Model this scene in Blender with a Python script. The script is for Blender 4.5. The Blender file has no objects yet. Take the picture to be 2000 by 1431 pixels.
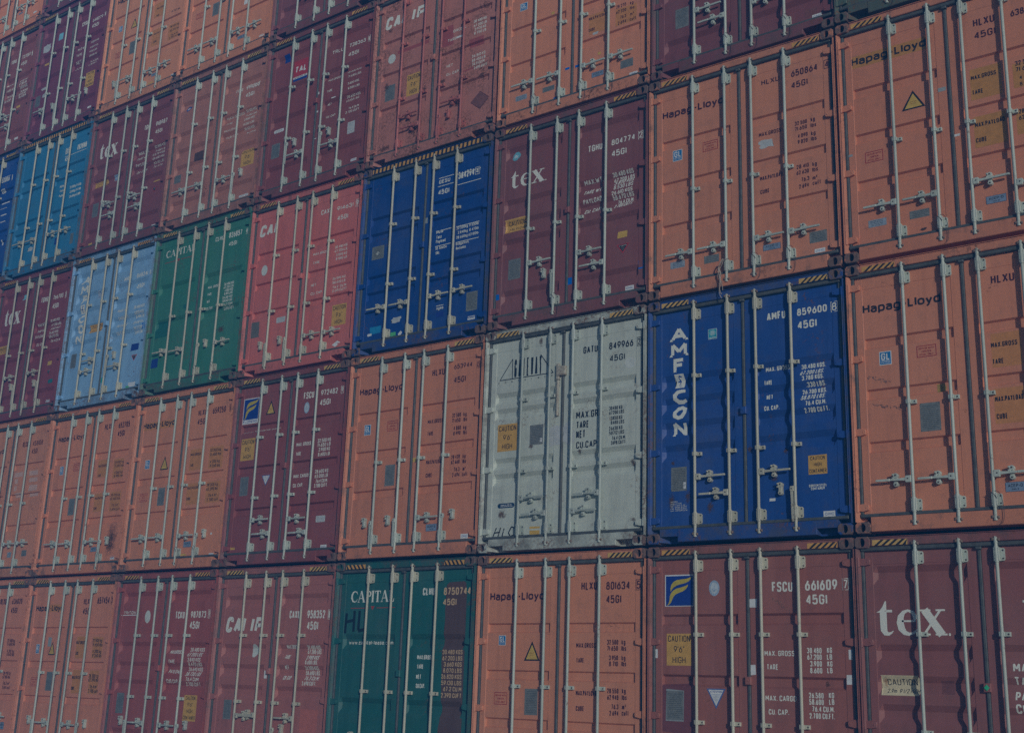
import bpy, bmesh, math, random
from mathutils import Vector, Matrix
R = math.radians
SC = bpy.context.scene
COL = SC.collection
# ------------------------------------------------------------------ camera
PITCH, RISE = 2.46677, 2.926            # grid of the stack: column pitch, row pitch (metres)
cam = bpy.data.cameras.new('camera'); camo = bpy.data.objects.new('camera', cam); COL.objects.link(camo)
cam.sensor_fit = 'HORIZONTAL'; cam.sensor_width = 36.0; cam.lens = 36.0 * 2364.122 / 2000.0
cam.clip_start = .1; cam.clip_end = 2000
RC = Matrix(((0.801756309534682, 0.5967403035269149, 0.03298227202502004),
             (-0.13042932240472005, 0.2285621787195759, -0.964752570515366),
             (-0.5832452417108712, 0.7691946051589065, 0.2610836023500161)))
m = Matrix((RC[0], -RC[1], -RC[2])).transposed()
camo.matrix_world = Matrix.Translation((24.38012, -12.0232, 1.2433)) @ m.to_4x4()
SC.camera = camo
# ------------------------------------------------------------------ world, sun, exposure
SUN_EL, SUN_AZ = R(13), R(51)         # azimuth measured from the wall's normal towards +X
w = bpy.data.worlds.new('World'); SC.world = w; w.use_nodes = True
nt = w.node_tree
sky = nt.nodes.new('ShaderNodeTexSky'); sky.sky_type = 'NISHITA'; sky.sun_disc = False
sky.sun_elevation = SUN_EL; sky.sun_rotation = R(180) - SUN_AZ
sky.air_density = 1.0; sky.dust_density = .6; sky.ozone_density = 2.0
bg = nt.nodes['Background']; bg.inputs['Strength'].default_value = .08
nt.links.new(sky.outputs[0], bg.inputs[0])
sl = bpy.data.lights.new('sun', 'SUN'); so = bpy.data.objects.new('sun', sl); COL.objects.link(so)
sl.energy = 5.0; sl.angle = R(.5); sl.color = (1.0, .95, .88)
sd = Vector((math.sin(SUN_AZ) * math.cos(SUN_EL), -math.cos(SUN_AZ) * math.cos(SUN_EL), math.sin(SUN_EL)))
so.rotation_euler = sd.to_track_quat('Z', 'Y').to_euler(); so.location = (40, -30, 30)
SC.view_settings.view_transform = 'Standard'; SC.view_settings.look = 'None'
SC.view_settings.gamma = 1; SC.view_settings.exposure = -0.89
SC.cycles.use_denoising = False
SC.cycles.max_bounces = 5; SC.cycles.diffuse_bounces = 3; SC.cycles.glossy_bounces = 2
SC.cycles.volume_bounces = 0; SC.cycles.transparent_max_bounces = 8
# ------------------------------------------------------------------ materials
MATS = {}
def nodes(name):
    mt = bpy.data.materials.new(name); mt.use_nodes = True
    return mt, mt.node_tree.nodes, mt.node_tree.links, mt.node_tree.nodes['Principled BSDF']
def noise(N, L, vec, scale, detail=3.0, rough=.6):
    n = N.new('ShaderNodeTexNoise'); n.inputs['Scale'].default_value = scale
    n.inputs['Detail'].default_value = detail; n.inputs['Roughness'].default_value = rough
    L.new(vec, n.inputs['Vector']); return n.outputs['Fac']
def ramp(N, L, fac, a, b, ca=(0, 0, 0, 1), cb=(1, 1, 1, 1)):
    r = N.new('ShaderNodeValToRGB'); r.color_ramp.elements[0].position = a; r.color_ramp.elements[1].position = b
    r.color_ramp.elements[0].color = ca; r.color_ramp.elements[1].color = cb
    L.new(fac, r.inputs[0]); return r.outputs[0]
def mixc(N, L, fac, a, b, mode='MIX'):
    n = N.new('ShaderNodeMix'); n.data_type = 'RGBA'; n.blend_type = mode
    if isinstance(fac, float): n.inputs[0].default_value = fac
    else: L.new(fac, n.inputs[0])
    for v, i in ((a, 6), (b, 7)):
        if isinstance(v, tuple): n.inputs[i].default_value = v if len(v) == 4 else (*v, 1)
        else: L.new(v, n.inputs[i])
    return n.outputs[2]
def mathn(N, L, op, a, b):
    n = N.new('ShaderNodeMath'); n.operation = op
    for v, i in ((a, 0), (b, 1)):
        if isinstance(v, (int, float)): n.inputs[i].default_value = v
        else: L.new(v, n.inputs[i])
    return n.outputs[0]
RUST = (.17, .075, .04)
def paint(name, col, rust=.25, rough=.5, fade=.13, streak=.19, spec=.3, dirt=0.0, vary=0.0):
    """weathered steel paint: blotchy fading, rain streaks, chips and rust specks, all fixed to the surface"""
    if name in MATS: return MATS[name]
    mt, N, L, B = nodes(name)
    g = N.new('ShaderNodeNewGeometry').outputs['Position']
    mp = N.new('ShaderNodeMapping'); L.new(g, mp.inputs[0]); mp.inputs['Scale'].default_value = (9, 9, .55)
    big = noise(N, L, g, 1.1, 4); st = noise(N, L, mp.outputs[0], 1.0, 4, .65); fine = noise(N, L, g, 26, 3, .7)
    pale = tuple(min(.9, c * .86 + .065) for c in col); dark = tuple(c * .74 for c in col)
    c = mixc(N, L, mathn(N, L, 'MULTIPLY', ramp(N, L, big, .42, .75), fade * 4), col, pale)
    c = mixc(N, L, mathn(N, L, 'MULTIPLY', ramp(N, L, st, .48, .74), streak * 3), c, dark)
    c = mixc(N, L, mathn(N, L, 'MULTIPLY', ramp(N, L, noise(N, L, g, 5.5, 5, .7), .52, .7), streak), c, (.12, .11, .10))
    sc = N.new('ShaderNodeMapping'); L.new(g, sc.inputs[0]); sc.inputs['Scale'].default_value = (2.2, 2.2, 30); sc.inputs['Rotation'].default_value = (.0, .5, .0)
    c = mixc(N, L, mathn(N, L, 'MULTIPLY', mathn(N, L, 'MULTIPLY', ramp(N, L, noise(N, L, sc.outputs[0], 1.6, 3, .6), .68, .74), ramp(N, L, noise(N, L, g, .9, 2), .45, .62)), .35), c, pale)
    if vary:
        oi = N.new('ShaderNodeObjectInfo').outputs['Random']; c = mixc(N, L, mathn(N, L, 'MULTIPLY', oi, vary), c, tuple(x * .55 for x in col))
    if dirt: c = mixc(N, L, mathn(N, L, 'MULTIPLY', ramp(N, L, noise(N, L, g, 3.1, 6, .72), .60 - .25 * dirt, .72), .85), c, (.105, .10, .088))
    # rust where a coarse mask and a fine speckle meet
    mask = ramp(N, L, noise(N, L, g, 2.3, 3), .66 - .25 * rust, .80 - .12 * rust)
    spk = ramp(N, L, fine, .60 - .14 * rust, .66 - .10 * rust)
    c = mixc(N, L, mathn(N, L, 'MULTIPLY', mask, spk), c, RUST)
    L.new(c, B.inputs['Base Color'])
    L.new(mathn(N, L, 'ADD', mathn(N, L, 'MULTIPLY', fine, .25), rough - .12), B.inputs['Roughness'])
    B.inputs['Specular IOR Level'].default_value = spec
    bp = N.new('ShaderNodeBump'); bp.inputs['Strength'].default_value = .25; bp.inputs['Distance'].default_value = .012
    L.new(noise(N, L, g, 1.7, 2), bp.inputs['Height']); L.new(bp.outputs[0], B.inputs['Normal'])
    MATS[name] = mt; return mt
def flat(name, col, rough=.55, var=.12, spec=.3, metal=0.0):
    if name in MATS: return MATS[name]
    mt, N, L, B = nodes(name)
    g = N.new('ShaderNodeNewGeometry').outputs['Position']
    n = noise(N, L, g, 14, 4)
    c = mixc(N, L, mathn(N, L, 'MULTIPLY', ramp(N, L, n, .35, .75), 1.0), tuple(x * (1 + var) for x in col), tuple(x * (1 - var) for x in col))
    L.new(c, B.inputs['Base Color']); B.inputs['Roughness'].default_value = rough
    B.inputs['Specular IOR Level'].default_value = spec; B.inputs['Metallic'].default_value = metal
    MATS[name] = mt; return mt
def worn(name, col, wear=.35, scale=30):
    """printed marking worn through in places (alpha from noise)"""
    if name in MATS: return MATS[name]
    mt, N, L, B = nodes(name)
    g = N.new('ShaderNodeNewGeometry').outputs['Position']
    a = ramp(N, L, noise(N, L, g, scale, 4, .7), .18 + .34 * wear, .26 + .34 * wear)
    B.inputs['Base Color'].default_value = (*col, 1); B.inputs['Roughness'].default_value = .55
    B.inputs['Specular IOR Level'].default_value = .2
    L.new(a, B.inputs['Alpha']); MATS[name] = mt; return mt
def blot(name, col, soft=.5, scale=18, amount=.9):
    """stain whose ragged outline comes from noise and a falloff over its own patch (UV)"""
    if name in MATS: return MATS[name]
    mt, N, L, B = nodes(name)
    uv = N.new('ShaderNodeTexCoord').outputs['UV']
    g = N.new('ShaderNodeNewGeometry').outputs['Position']
    d = N.new('ShaderNodeVectorMath'); d.operation = 'DISTANCE'; L.new(uv, d.inputs[0]); d.inputs[1].default_value = (.5, .5, 0)
    f = mathn(N, L, 'SUBTRACT', 1.0, mathn(N, L, 'MULTIPLY', d.outputs['Value'], 2.0))
    f = mathn(N, L, 'ADD', f, mathn(N, L, 'MULTIPLY', mathn(N, L, 'SUBTRACT', noise(N, L, g, scale, 5, .7), .5), 1.9))
    a = ramp(N, L, f, .30, .30 + soft)
    L.new(mathn(N, L, 'MULTIPLY', a, amount), B.inputs['Alpha'])
    B.inputs['Base Color'].default_value = (*col, 1); B.inputs['Roughness'].default_value = .8
    MATS[name] = mt; return mt
def casting_mat(name, col):
    if name in MATS: return MATS[name]
    mt, N, L, B = nodes(name)
    g = N.new('ShaderNodeNewGeometry').outputs['Position']
    n = noise(N, L, g, 9, 5, .7); n2 = noise(N, L, g, 40, 3)
    rc = mixc(N, L, ramp(N, L, n2, .35, .7), (.20, .13, .11), (.105, .078, .070))
    c = mixc(N, L, ramp(N, L, n, .50, .60), rc, tuple(x * .8 for x in col))
    L.new(c, B.inputs['Base Color']); B.inputs['Roughness'].default_value = .75
    MATS[name] = mt; return mt
INK = dict(k=(.03, .025, .03), m=(.07, .022, .035), n=(.022, .03, .045), w=(.78, .84, .78), p=(.17, .055, .04), be=(.62, .46, .28))
def letter(name, col):
    """opaque stencil paint, a little uneven"""
    if name in MATS: return MATS[name]
    mt, N, L, B = nodes(name)
    g = N.new('ShaderNodeNewGeometry').outputs['Position']
    c = mixc(N, L, ramp(N, L, noise(N, L, g, 38, 4, .7), .60, .72), col, tuple(x * .72 + .03 for x in col))
    L.new(c, B.inputs['Base Color']); B.inputs['Roughness'].default_value = .55; B.inputs['Specular IOR Level'].default_value = .2
    MATS[name] = mt; return mt
def ink(k):
    return {'w': lambda: letter('white_lettering', INK['w']), 'be': lambda: worn('beige_lettering', INK['be'], .25, 30),
            'k': lambda: letter('black_lettering', INK['k']), 'm': lambda: letter('maroon_lettering', INK['m']),
            'n': lambda: letter('navy_lettering', INK['n']), 'p': lambda: worn('faded_lettering', INK['p'], .5, 26)}[k]()
RC_ = dict(g1=(.30, .36, .38), g2=(.15, .16, .15), w=(.72, .78, .80), y=(.62, .42, .10), p=(.2, .085, .085), bt=(.0, .15, .62), bt2=(.02, .27, .55),
           dm=(.20, .075, .085), dp=(.36, .10, .10), bd=(.015, .05, .30), gr=(.10, .50, .22), lr=(.50, .17, .14), dk=(.10, .055, .05), dg=(.02, .16, .14),
           cy=(.22, .58, .72), tq=(.02, .42, .42), te=(.03, .20, .22), sm=(.62, .42, .36), o=(.62, .38, .10), py=(.68, .62, .42))
def rmat(k): return flat({'w': 'white_paper', 'y': 'yellow_film', 'o': 'amber_film', 'bt': 'blue_tape', 'py': 'pale_yellow_film'}.get(k, 'film_' + k), RC_[k], .5)
RUBBER = lambda: flat('gasket_rubber', (.082, .094, .094), .6, .3, .4)
PLATE = lambda: flat('data_plate_metal', (.185, .21, .21), .45, .2, .5)
PLATEL = lambda: flat('pale_plate', (.30, .38, .46), .45, .12, .4)
BLACK = lambda: flat('black_film', (.02, .02, .024), .5)
STEEL = lambda: flat('bare_cam_steel', (.20, .15, .12), .6, .4)
# ------------------------------------------------------------------ mesh builder
class MB:
    def __init__(s): s.v, s.f, s.m, s.sm = [], [], [], []
    def add(s, vs, fs, mi=0, smooth=False):
        b = len(s.v); s.v += [tuple(p) for p in vs]
        for f in fs: s.f.append(tuple(b + i for i in f)); s.m.append(mi); s.sm.append(smooth)
    def box(s, x0, x1, y0, y1, z0, z1, mi=0):
        s.add([(x0, y0, z0), (x1, y0, z0), (x1, y1, z0), (x0, y1, z0), (x0, y0, z1), (x1, y0, z1), (x1, y1, z1), (x0, y1, z1)],
              [(0, 3, 2, 1), (4, 5, 6, 7), (0, 1, 5, 4), (1, 2, 6, 5), (2, 3, 7, 6), (3, 0, 4, 7)], mi)
    def bbox(s, x0, x1, y0, y1, z0, z1, c=.004, mi=0):
        """box with its front edges chamfered"""
        o = [(x0, z0), (x1, z0), (x1, z1), (x0, z1)]; i = [(x0 + c, z0 + c), (x1 - c, z0 + c), (x1 - c, z1 - c), (x0 + c, z1 - c)]
        vs = [(x, y0, z) for x, z in i] + [(x, y0 + c, z) for x, z in o] + [(x, y1, z) for x, z in o]
        fs = [(0, 1, 2, 3)]
        for k in range(4):
            n = (k + 1) % 4; fs += [(4 + k, 4 + n, n, k), (8 + k, 8 + n, 4 + n, 4 + k)]
        fs.append((11, 10, 9, 8)); s.add(vs, fs, mi)
    def prism(s, pts, y0, y1, c=.003, mi=0):
        """polygon in xz (counter-clockwise seen from the front) extruded in depth, front edge chamfered"""
        n = len(pts); cx = sum(p[0] for p in pts) / n; cz = sum(p[1] for p in pts) / n
        def sh(p):
            d = math.hypot(p[0] - cx, p[1] - cz) or 1; k = max(0, 1 - c * 1.3 / d); return (cx + (p[0] - cx) * k, cz + (p[1] - cz) * k)
        vs = [(*sh(p),) for p in pts]
        V = [(x, y0, z) for x, z in vs] + [(x, y0 + c, z) for x, z in pts] + [(x, y1, z) for x, z in pts]
        F = [tuple(range(n))]
        for k in range(n):
            q = (k + 1) % n; F += [(n + k, n + q, q, k), (2 * n + k, 2 * n + q, n + q, n + k)]
        F.append(tuple(range(3 * n - 1, 2 * n - 1, -1))); s.add(V, F, mi)
    def tube(s, pts, r, n=10, mi=0, smooth=True):
        """round tube along points (caps closed); r may be a list"""
        rs = r if isinstance(r, (list, tuple)) else [r] * len(pts)
        P = [Vector(p) for p in pts]; V = []; F = []
        for i, p in enumerate(P):
            t = (P[min(i + 1, len(P) - 1)] - P[max(i - 1, 0)]).normalized()
            a = t.cross(Vector((0, 1, 0))) if abs(t.y) < .9 else t.cross(Vector((1, 0, 0))); a.normalize(); b = t.cross(a)
            V += [tuple(p + a * math.cos(2 * math.pi * k / n) * rs[i] + b * math.sin(2 * math.pi * k / n) * rs[i]) for k in range(n)]
        for i in range(len(P) - 1):
            for k in range(n):
                q = (k + 1) % n; F.append((i * n + k, i * n + q, (i + 1) * n + q, (i + 1) * n + k))
        s.add(V, F, mi, smooth)
        s.add(V[:n], [tuple(range(n - 1, -1, -1))], mi); s.add(V[-n:], [tuple(range(n))], mi)
    def disc(s, x, z, y0, y1, r, n=12, mi=0):
        s.prism([(x + r * math.cos(2 * math.pi * k / n), z + r * math.sin(2 * math.pi * k / n)) for k in range(n)], y0, y1, min(.003, r * .2), mi)
    def mesh(s, name):
        me = bpy.data.meshes.new(name); me.from_pydata(s.v, [], s.f)
        me.polygons.foreach_set('material_index', s.m); me.polygons.foreach_set('use_smooth', s.sm)
        bm = bmesh.new(); bm.from_mesh(me); bmesh.ops.recalc_face_normals(bm, faces=bm.faces); bm.to_mesh(me); bm.free()
        me.update(); return me
def link(name, me, mats, parent=None, loc=None):
    o = bpy.data.objects.new(name, me); COL.objects.link(o)
    while len(me.materials) < len(mats): me.materials.append(None)
    for i, mt in enumerate(mats):
        o.material_slots[i].link = 'OBJECT'; o.material_slots[i].material = mt
    if parent: o.parent = parent
    if loc: o.location = loc
    return o
# ------------------------------------------------------------------ container geometry (x right, y into the box, z up; front of the castings at y = 0)
W_, H_, D_ = 2.438, 2.896, 12.192
PY = .070                                # door skin
def body_mesh(notch):
    b = MB()
    for sx in (0, 1):
        X = (lambda a: a) if not sx else (lambda a: W_ - a)
        P = [(.004, .007), (.013, .007), (.046, .052), (.046, .20), (.004, .20)]           # post face slants in towards the door
        V = [(X(a), yy, z) for z in (.119, 2.777) for a, yy in P]
        b.add(V, [(i, (i + 1) % 5, 5 + (i + 1) % 5, 5 + i) for i in range(5)] + [(0, 1, 2, 3, 4), (9, 8, 7, 6, 5)])
        b.box(min(X(.046), X(.10)), max(X(.046), X(.10)), .095, .20, .119, 2.777)
        b.box(min(X(.002), X(.16)), max(X(.002), X(.16)), D_ - .19, D_, 0, H_)      # rear posts
        b.tube([(X(.026), .014, .30), (X(.026), .014, 2.62)], .006, 6)               # hinge pin line on the post
    b.bbox(.163, W_ - .163, .014, .18, 2.797, 2.884, .006)                          # header
    b.box(.10, W_ - .10, .10, .18, 2.770, 2.797)
    b.box(.163, W_ - .163, .004, .05, 2.884, 2.890)                                 # drip lip
    if notch:
        b.bbox(.392, W_ - .392, .012, .18, .016, .166, .006)
        for x0, x1 in ((.163, .392), (W_ - .392, W_ - .163)):
            b.box(x0, x1, .012, .18, .082, .166); b.box(x0, x1, .14, .18, .016, .082)
        for s in (0, 1):                                                            # slanted guide plate inside the notch
            xs = (.163, .235) if not s else (W_ - .163, W_ - .235)
            b.add([(xs[0], .012, .018), (xs[1], .12, .018), (xs[1], .12, .081), (xs[0], .012, .081)], [(0, 1, 2, 3)])
    else:
        b.bbox(.163, W_ - .163, .012, .18, .016, .166, .006)
    b.box(.10, W_ - .10, .10, .17, .166, .20); b.box(.10, W_ - .10, .10, .17, 2.74, 2.7695)
    b.box(.03, W_ - .03, .18, D_ - .01, .06, .16); b.box(.012, W_ - .012, .18, D_ - .01, 2.80, 2.875)
    b.box(.05, W_ - .05, D_ - .10, D_ - .03, .1, 2.85)                              # front wall at the far end
    b.add([(.03, .18, 2.876), (W_ - .03, .18, 2.876), (W_ - .03, D_ - .02, 2.876), (.03, D_ - .02, 2.876)], [(0, 1, 2, 3)])
    for s in (0, 1):                                                                # corrugated sides
        X = (lambda a: a) if not s else (lambda a: W_ - a)
        prof = []; y = .20
        while y < D_ - .3:
            prof += [(.012, y), (.012, y + .07), (.048, y + .14), (.048, y + .21)]; y += .28
        V = [(X(a), yy, z) for a, yy in prof for z in (.16, 2.80)]
        b.add(V, [(2 * i, 2 * i + 2, 2 * i + 3, 2 * i + 1) for i in range(len(prof) - 1)])
    return b.mesh('body')
def casting_mesh():
    b = MB(); w, d, h, c = .162, .178, .118, .010
    o = [(c, 0), (w - c, 0), (w, c), (w, h - c), (w - c, h), (c, h), (0, h - c), (0, c)]
    n = 16; cx, cz, rx, rz = .081, .059, .031, .045
    ring = [(cx + rx * math.cos(2 * math.pi * k / n), cz + rz * math.sin(2 * math.pi * k / n)) for k in range(n)]
    fr = []
    for k in range(n):                                                              # outline sampled at the ring's angles
        a = 2 * math.pi * k / n; dx, dz = math.cos(a), math.sin(a)
        t = min(((w / 2) / abs(dx)) if abs(dx) > 1e-6 else 9, ((h / 2) / abs(dz)) if abs(dz) > 1e-6 else 9)
        fr.append((cx + dx * t, cz + dz * t))
    fr2 = [(cx + (x - cx) * .93, cz + (z - cz) * .91) for x, z in fr]
    V = [(x, 0, z) for x, z in fr2] + [(x, 0, z) for x, z in ring] + [(x, .14, z) for x, z in ring] + [(x, .009, z) for x, z in fr] + [(x, d, z) for x, z in fr]
    F = []
    for k in range(n):
        q = (k + 1) % n
        F += [(k, q, n + q, n + k), (n + k, n + q, 2 * n + q, 2 * n + k), (3 * n + k, 3 * n + q, q, k), (4 * n + k, 4 * n + q, 3 * n + q, 3 * n + k)]
    F += [tuple(range(2 * n, 3 * n)), tuple(range(5 * n - 1, 4 * n - 1, -1))]
    b.add(V, F); return b.mesh('corner_casting')
def gasket_mesh():
    b = MB(); y0, y1 = .044, .09
    b.bbox(.05, W_ - .05, y0 - .016, y1, 2.752, 2.7965, .008); b.bbox(.05, W_ - .05, y0 - .014, y1, .1665, .203, .008)
    for x0, x1 in ((.0475, .077), (W_ - .077, W_ - .0475)): b.bbox(x0, x1, y0, y1, .2035, 2.7515, .006)
    b.bbox(1.204, 1.235, y0 + .004, y1, .2035, 2.7515, .006); b.bbox(1.192, 1.247, y0 - .020, .0875, 2.725, 2.7515, .006)
    return b.mesh('door_gasket')
GROOVES = {  # tops of the horizontal grooves, groove height, slope height, end slope, depth
    'H': ([2.068, 1.513, .953], .118, .017, .009, .027), 'F': ([2.148, 1.50, .865], .125, .024, .012, .034),
    'C': ([2.10, 1.545, .96], .115, .022, .012, .032), 'D': ([2.045, 1.53, 1.06], .115, .022, .012, .032),
    'T': ([2.60, 1.83, 1.53, 1.26, .53], .185, .062, .040, .036), 'A': ([1.975, 1.70, 1.41, 1.14], .195, .068, .040, .036),
    'G': ([2.12, 1.865, 1.20, .95], .135, .030, .014, .034), 'W': ([2.06, 1.85, 1.20, 1.0], .150, .055, .022, .036),
    'K': ([1.94, 1.12], .20, .065, .035, .036), 'L': ([1.945, 1.315], .19, .062, .04, .036),
    'M': ([2.50, 1.805, 1.522, 1.234, .5], .185, .060, .04, .036), 'N': ([2.60, 2.01, 1.47, .60], .19, .06, .04, .036),
    'O': ([2.60, 2.20, 1.90, 1.57, 1.29], .19, .065, .04, .036), 'P': ([2.47, 1.88, 1.55, 1.23, .55], .185, .06, .04, .036)}
PX = ((.160, 1.094), (1.344, 2.278))     # grooved panel of each leaf
ZB = {}
def zbreaks(st):
    if st not in ZB:
        tops, th, sl, e, d = GROOVES[st]; L = []
        for t in tops: L += [(t, 0), (t - sl, d), (t - th + sl, d), (t - th, 0)]
        ZB[st] = sorted(L)
    return ZB[st]
def gdepth(st, z):
    L = zbreaks(st)
    if z <= L[0][0] or z >= L[-1][0]: return 0.0
    for (a, da), (b, db) in zip(L, L[1:]):
        if a <= z <= b: return da + (db - da) * (z - a) / max(1e-9, b - a)
    return 0.0
def surf(st, x, z):
    for x0, x1 in PX:
        if x0 - 1e-4 <= x <= x1 + 1e-4 and .28 < z < 2.6199:
            e = GROOVES[st][3]; k = min(1, (x - x0) / e, (x1 - x) / e)
            return PY + min(gdepth(st, z), GROOVES[st][4] * max(0, k))
    return PY - .004
def leaf_mesh(st, side):
    b = MB(); x0, x1 = PX[side]; e = GROOVES[st][3]
    L = [(.281, 0)] + zbreaks(st) + [(2.619, 0)]
    xs = [x0, x0 + e, x1 - e, x1]
    V = []
    for z, d in L:
        for i, x in enumerate(xs): V.append((x, PY + (d if i in (1, 2) else 0), z))
    F = [(4 * j + i, 4 * j + i + 1, 4 * j + i + 5, 4 * j + i + 4) for j in range(len(L) - 1) for i in range(3)]
    b.add(V, F)
    o0, o1 = ((.079, 1.203), (1.236, 2.359))[side]
    y0 = PY - .004
    b.bbox(o0, x0, y0, .11, .202, 2.754, .003); b.bbox(x1, o1, y0, .11, .202, 2.754, .003)       # stiles
    b.bbox(x0, x1, y0 + .001, .11, .202, .281, .003); b.bbox(x0, x1, y0 + .001, .11, 2.619, 2.754, .003)  # rails
    b.box(o0 + .01, o1 - .01, .112, .118, .21, 2.75)
    return b.mesh('door')
def hinge_mesh(side):
    b = MB(); s = 1 if side == 0 else -1; X = (lambda a: a) if side == 0 else (lambda a: W_ - a)
    def pr(pts, y0, y1):
        pts = [(X(a), z) for a, z in pts]
        b.prism(pts if s > 0 else pts[::-1], y0, y1, .004)
    pr([(.030, -.033), (.078, -.040), (.140, -.026), (.146, 0), (.140, .026), (.078, .040), (.030, .033)], .030, .0665)
    b.tube([(X(.026), .026, -.046), (X(.026), .026, .046)], .017, 10)
    b.disc(X(.117), 0, .026, .031, .009, 8)
    return b.mesh('hinge')
def rod_mesh(guides):
    """lock rod with its end housings, cams and guide brackets; origin on the rod's axis"""
    b = MB(); ry = .014
    b.tube([(0, ry, .075), (0, ry, 2.828)], .0170, 12)
    for z0, z1, s in ((2.605, 2.735, 1), (.205, .330, -1)):
        b.tube([(0, ry, z0 - .012), (0, ry, z1 + .012)], .0225, 12)
        b.bbox(-.026, .030, -.003, PY - .004, z0, z1, .006)
        b.prism([(.030, z0 + .004), (.058, z0 + .004), (.068, z0 + .016), (.068, z1 - .016), (.058, z1 - .004), (.030, z1 - .004)], .044, PY - .004, .003)
        for zz in (z0 + .026, z1 - .026): b.disc(.053, zz, .039, .046, .0085, 8, 1)
        for zz in (z0 + .022, z1 - .022): b.disc(-.012, zz, -.005, .000, .006, 8, 1)
        zc = 2.812 if s > 0 else .098                                               # cam and keeper
        b.tube([(0, ry, zc - .034), (0, ry, zc + .010)], .020, 10)
        b.bbox(-.034, -.006, -.002, .020, zc - .012, zc + .016, .004, 2); b.bbox(.008, .040, .000, .022, zc - .018, zc + .008, .004, 2)
        b.prism([(-.012, zc - .004), (.010, zc + .006), (.014, zc + .022), (-.004, zc + .030)], -.004, .018, .003)
        b.disc(.026, zc - .004, -.005, .002, .010, 8, 2)
    for g in guides:
        b.tube([(0, ry, g - .024), (0, ry, g + .024)], .0225, 12)
        b.bbox(-.027, .026, -.003, .062, g - .022, g + .022, .005)
        b.bbox(.026, .072, .036, PY - .0045, g - .021, g + .021, .004); b.disc(.054, g, .031, .037, .009, 8, 1)
    return b.mesh('lock_rod')
def lever(b, s, n=0):
    """closed handle: hub plate on the rod, lever running sideways (s = +-1) through a lobed catch on the door"""
    def pr(pts, y0, y1, c=.003, mi=0):
        pts = [(s * a, z) for a, z in pts]
        b.prism(pts if s > 0 else pts[::-1], y0, y1, c, mi)
    pr([(.012, -.036), (.066, -.036), (.074, -.028), (.074, .026), (.066, .034), (.012, .034)], -.004, .024, .005)
    b.disc(s * .046, .002, -.008, -.003, .008, 8, 1)
    pr([(.070, -.016), (.150, -.012), (.235, -.009), (.235, .011), (.150, .010), (.070, .016)], .000, .016)
    pr([(.232, -.012), (.375, -.010), (.382, .000), (.375, .012), (.232, .013)], -.003, .014, .004)
def catch(b, cx, z):
    for zc, r in ((z + .044, .027), (z - .044, .025)):
        b.disc(cx, zc, .018, PY - .002, r, 12); b.disc(cx, zc + (.004 if zc > z else -.004), .013, .019, .009, 8, 1)
    b.bbox(cx - .020, cx + .020, .024, PY - .002, z - .05, z + .05, .004)
    b.bbox(cx - .036, cx - .012, .012, .034, z + .012, z + .030, .003); b.bbox(cx - .034, cx - .016, .010, .03, z + .046, z + .064, .003)
def handle_mesh(s):
    b = MB(); lever(b, s); return b.mesh('handle')
def hang_mesh(s):
    """handle let down along its rod, catch left empty beside it"""
    b = MB()
    def pr(pts, y0, y1, c=.003):
        pts = [(s * a, z) for a, z in pts]
        b.prism(pts if s > 0 else pts[::-1], y0, y1, c)
    pr([(.012, -.02), (.052, -.026), (.060, .0), (.054, .034), (.012, .038)], -.004, .024, .005)
    b.disc(s * .036, .008, -.008, -.003, .008, 8, 1)
    pr([(.022, -.16), (.044, -.16), (.050, -.02), (.022, -.02)], -.002, .014)
    pr([(.020, -.345), (.040, -.345), (.046, -.155), (.020, -.155)], -.004, .013, .004)
    return b.mesh('handle')
def catch_mesh(s):
    b = MB(); catch(b, s * .178, 0); return b.mesh('handle_catch')
MESH = {}
def mesh(key, fn, *a):
    if key not in MESH: MESH[key] = fn(*a)
    return MESH[key]
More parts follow.
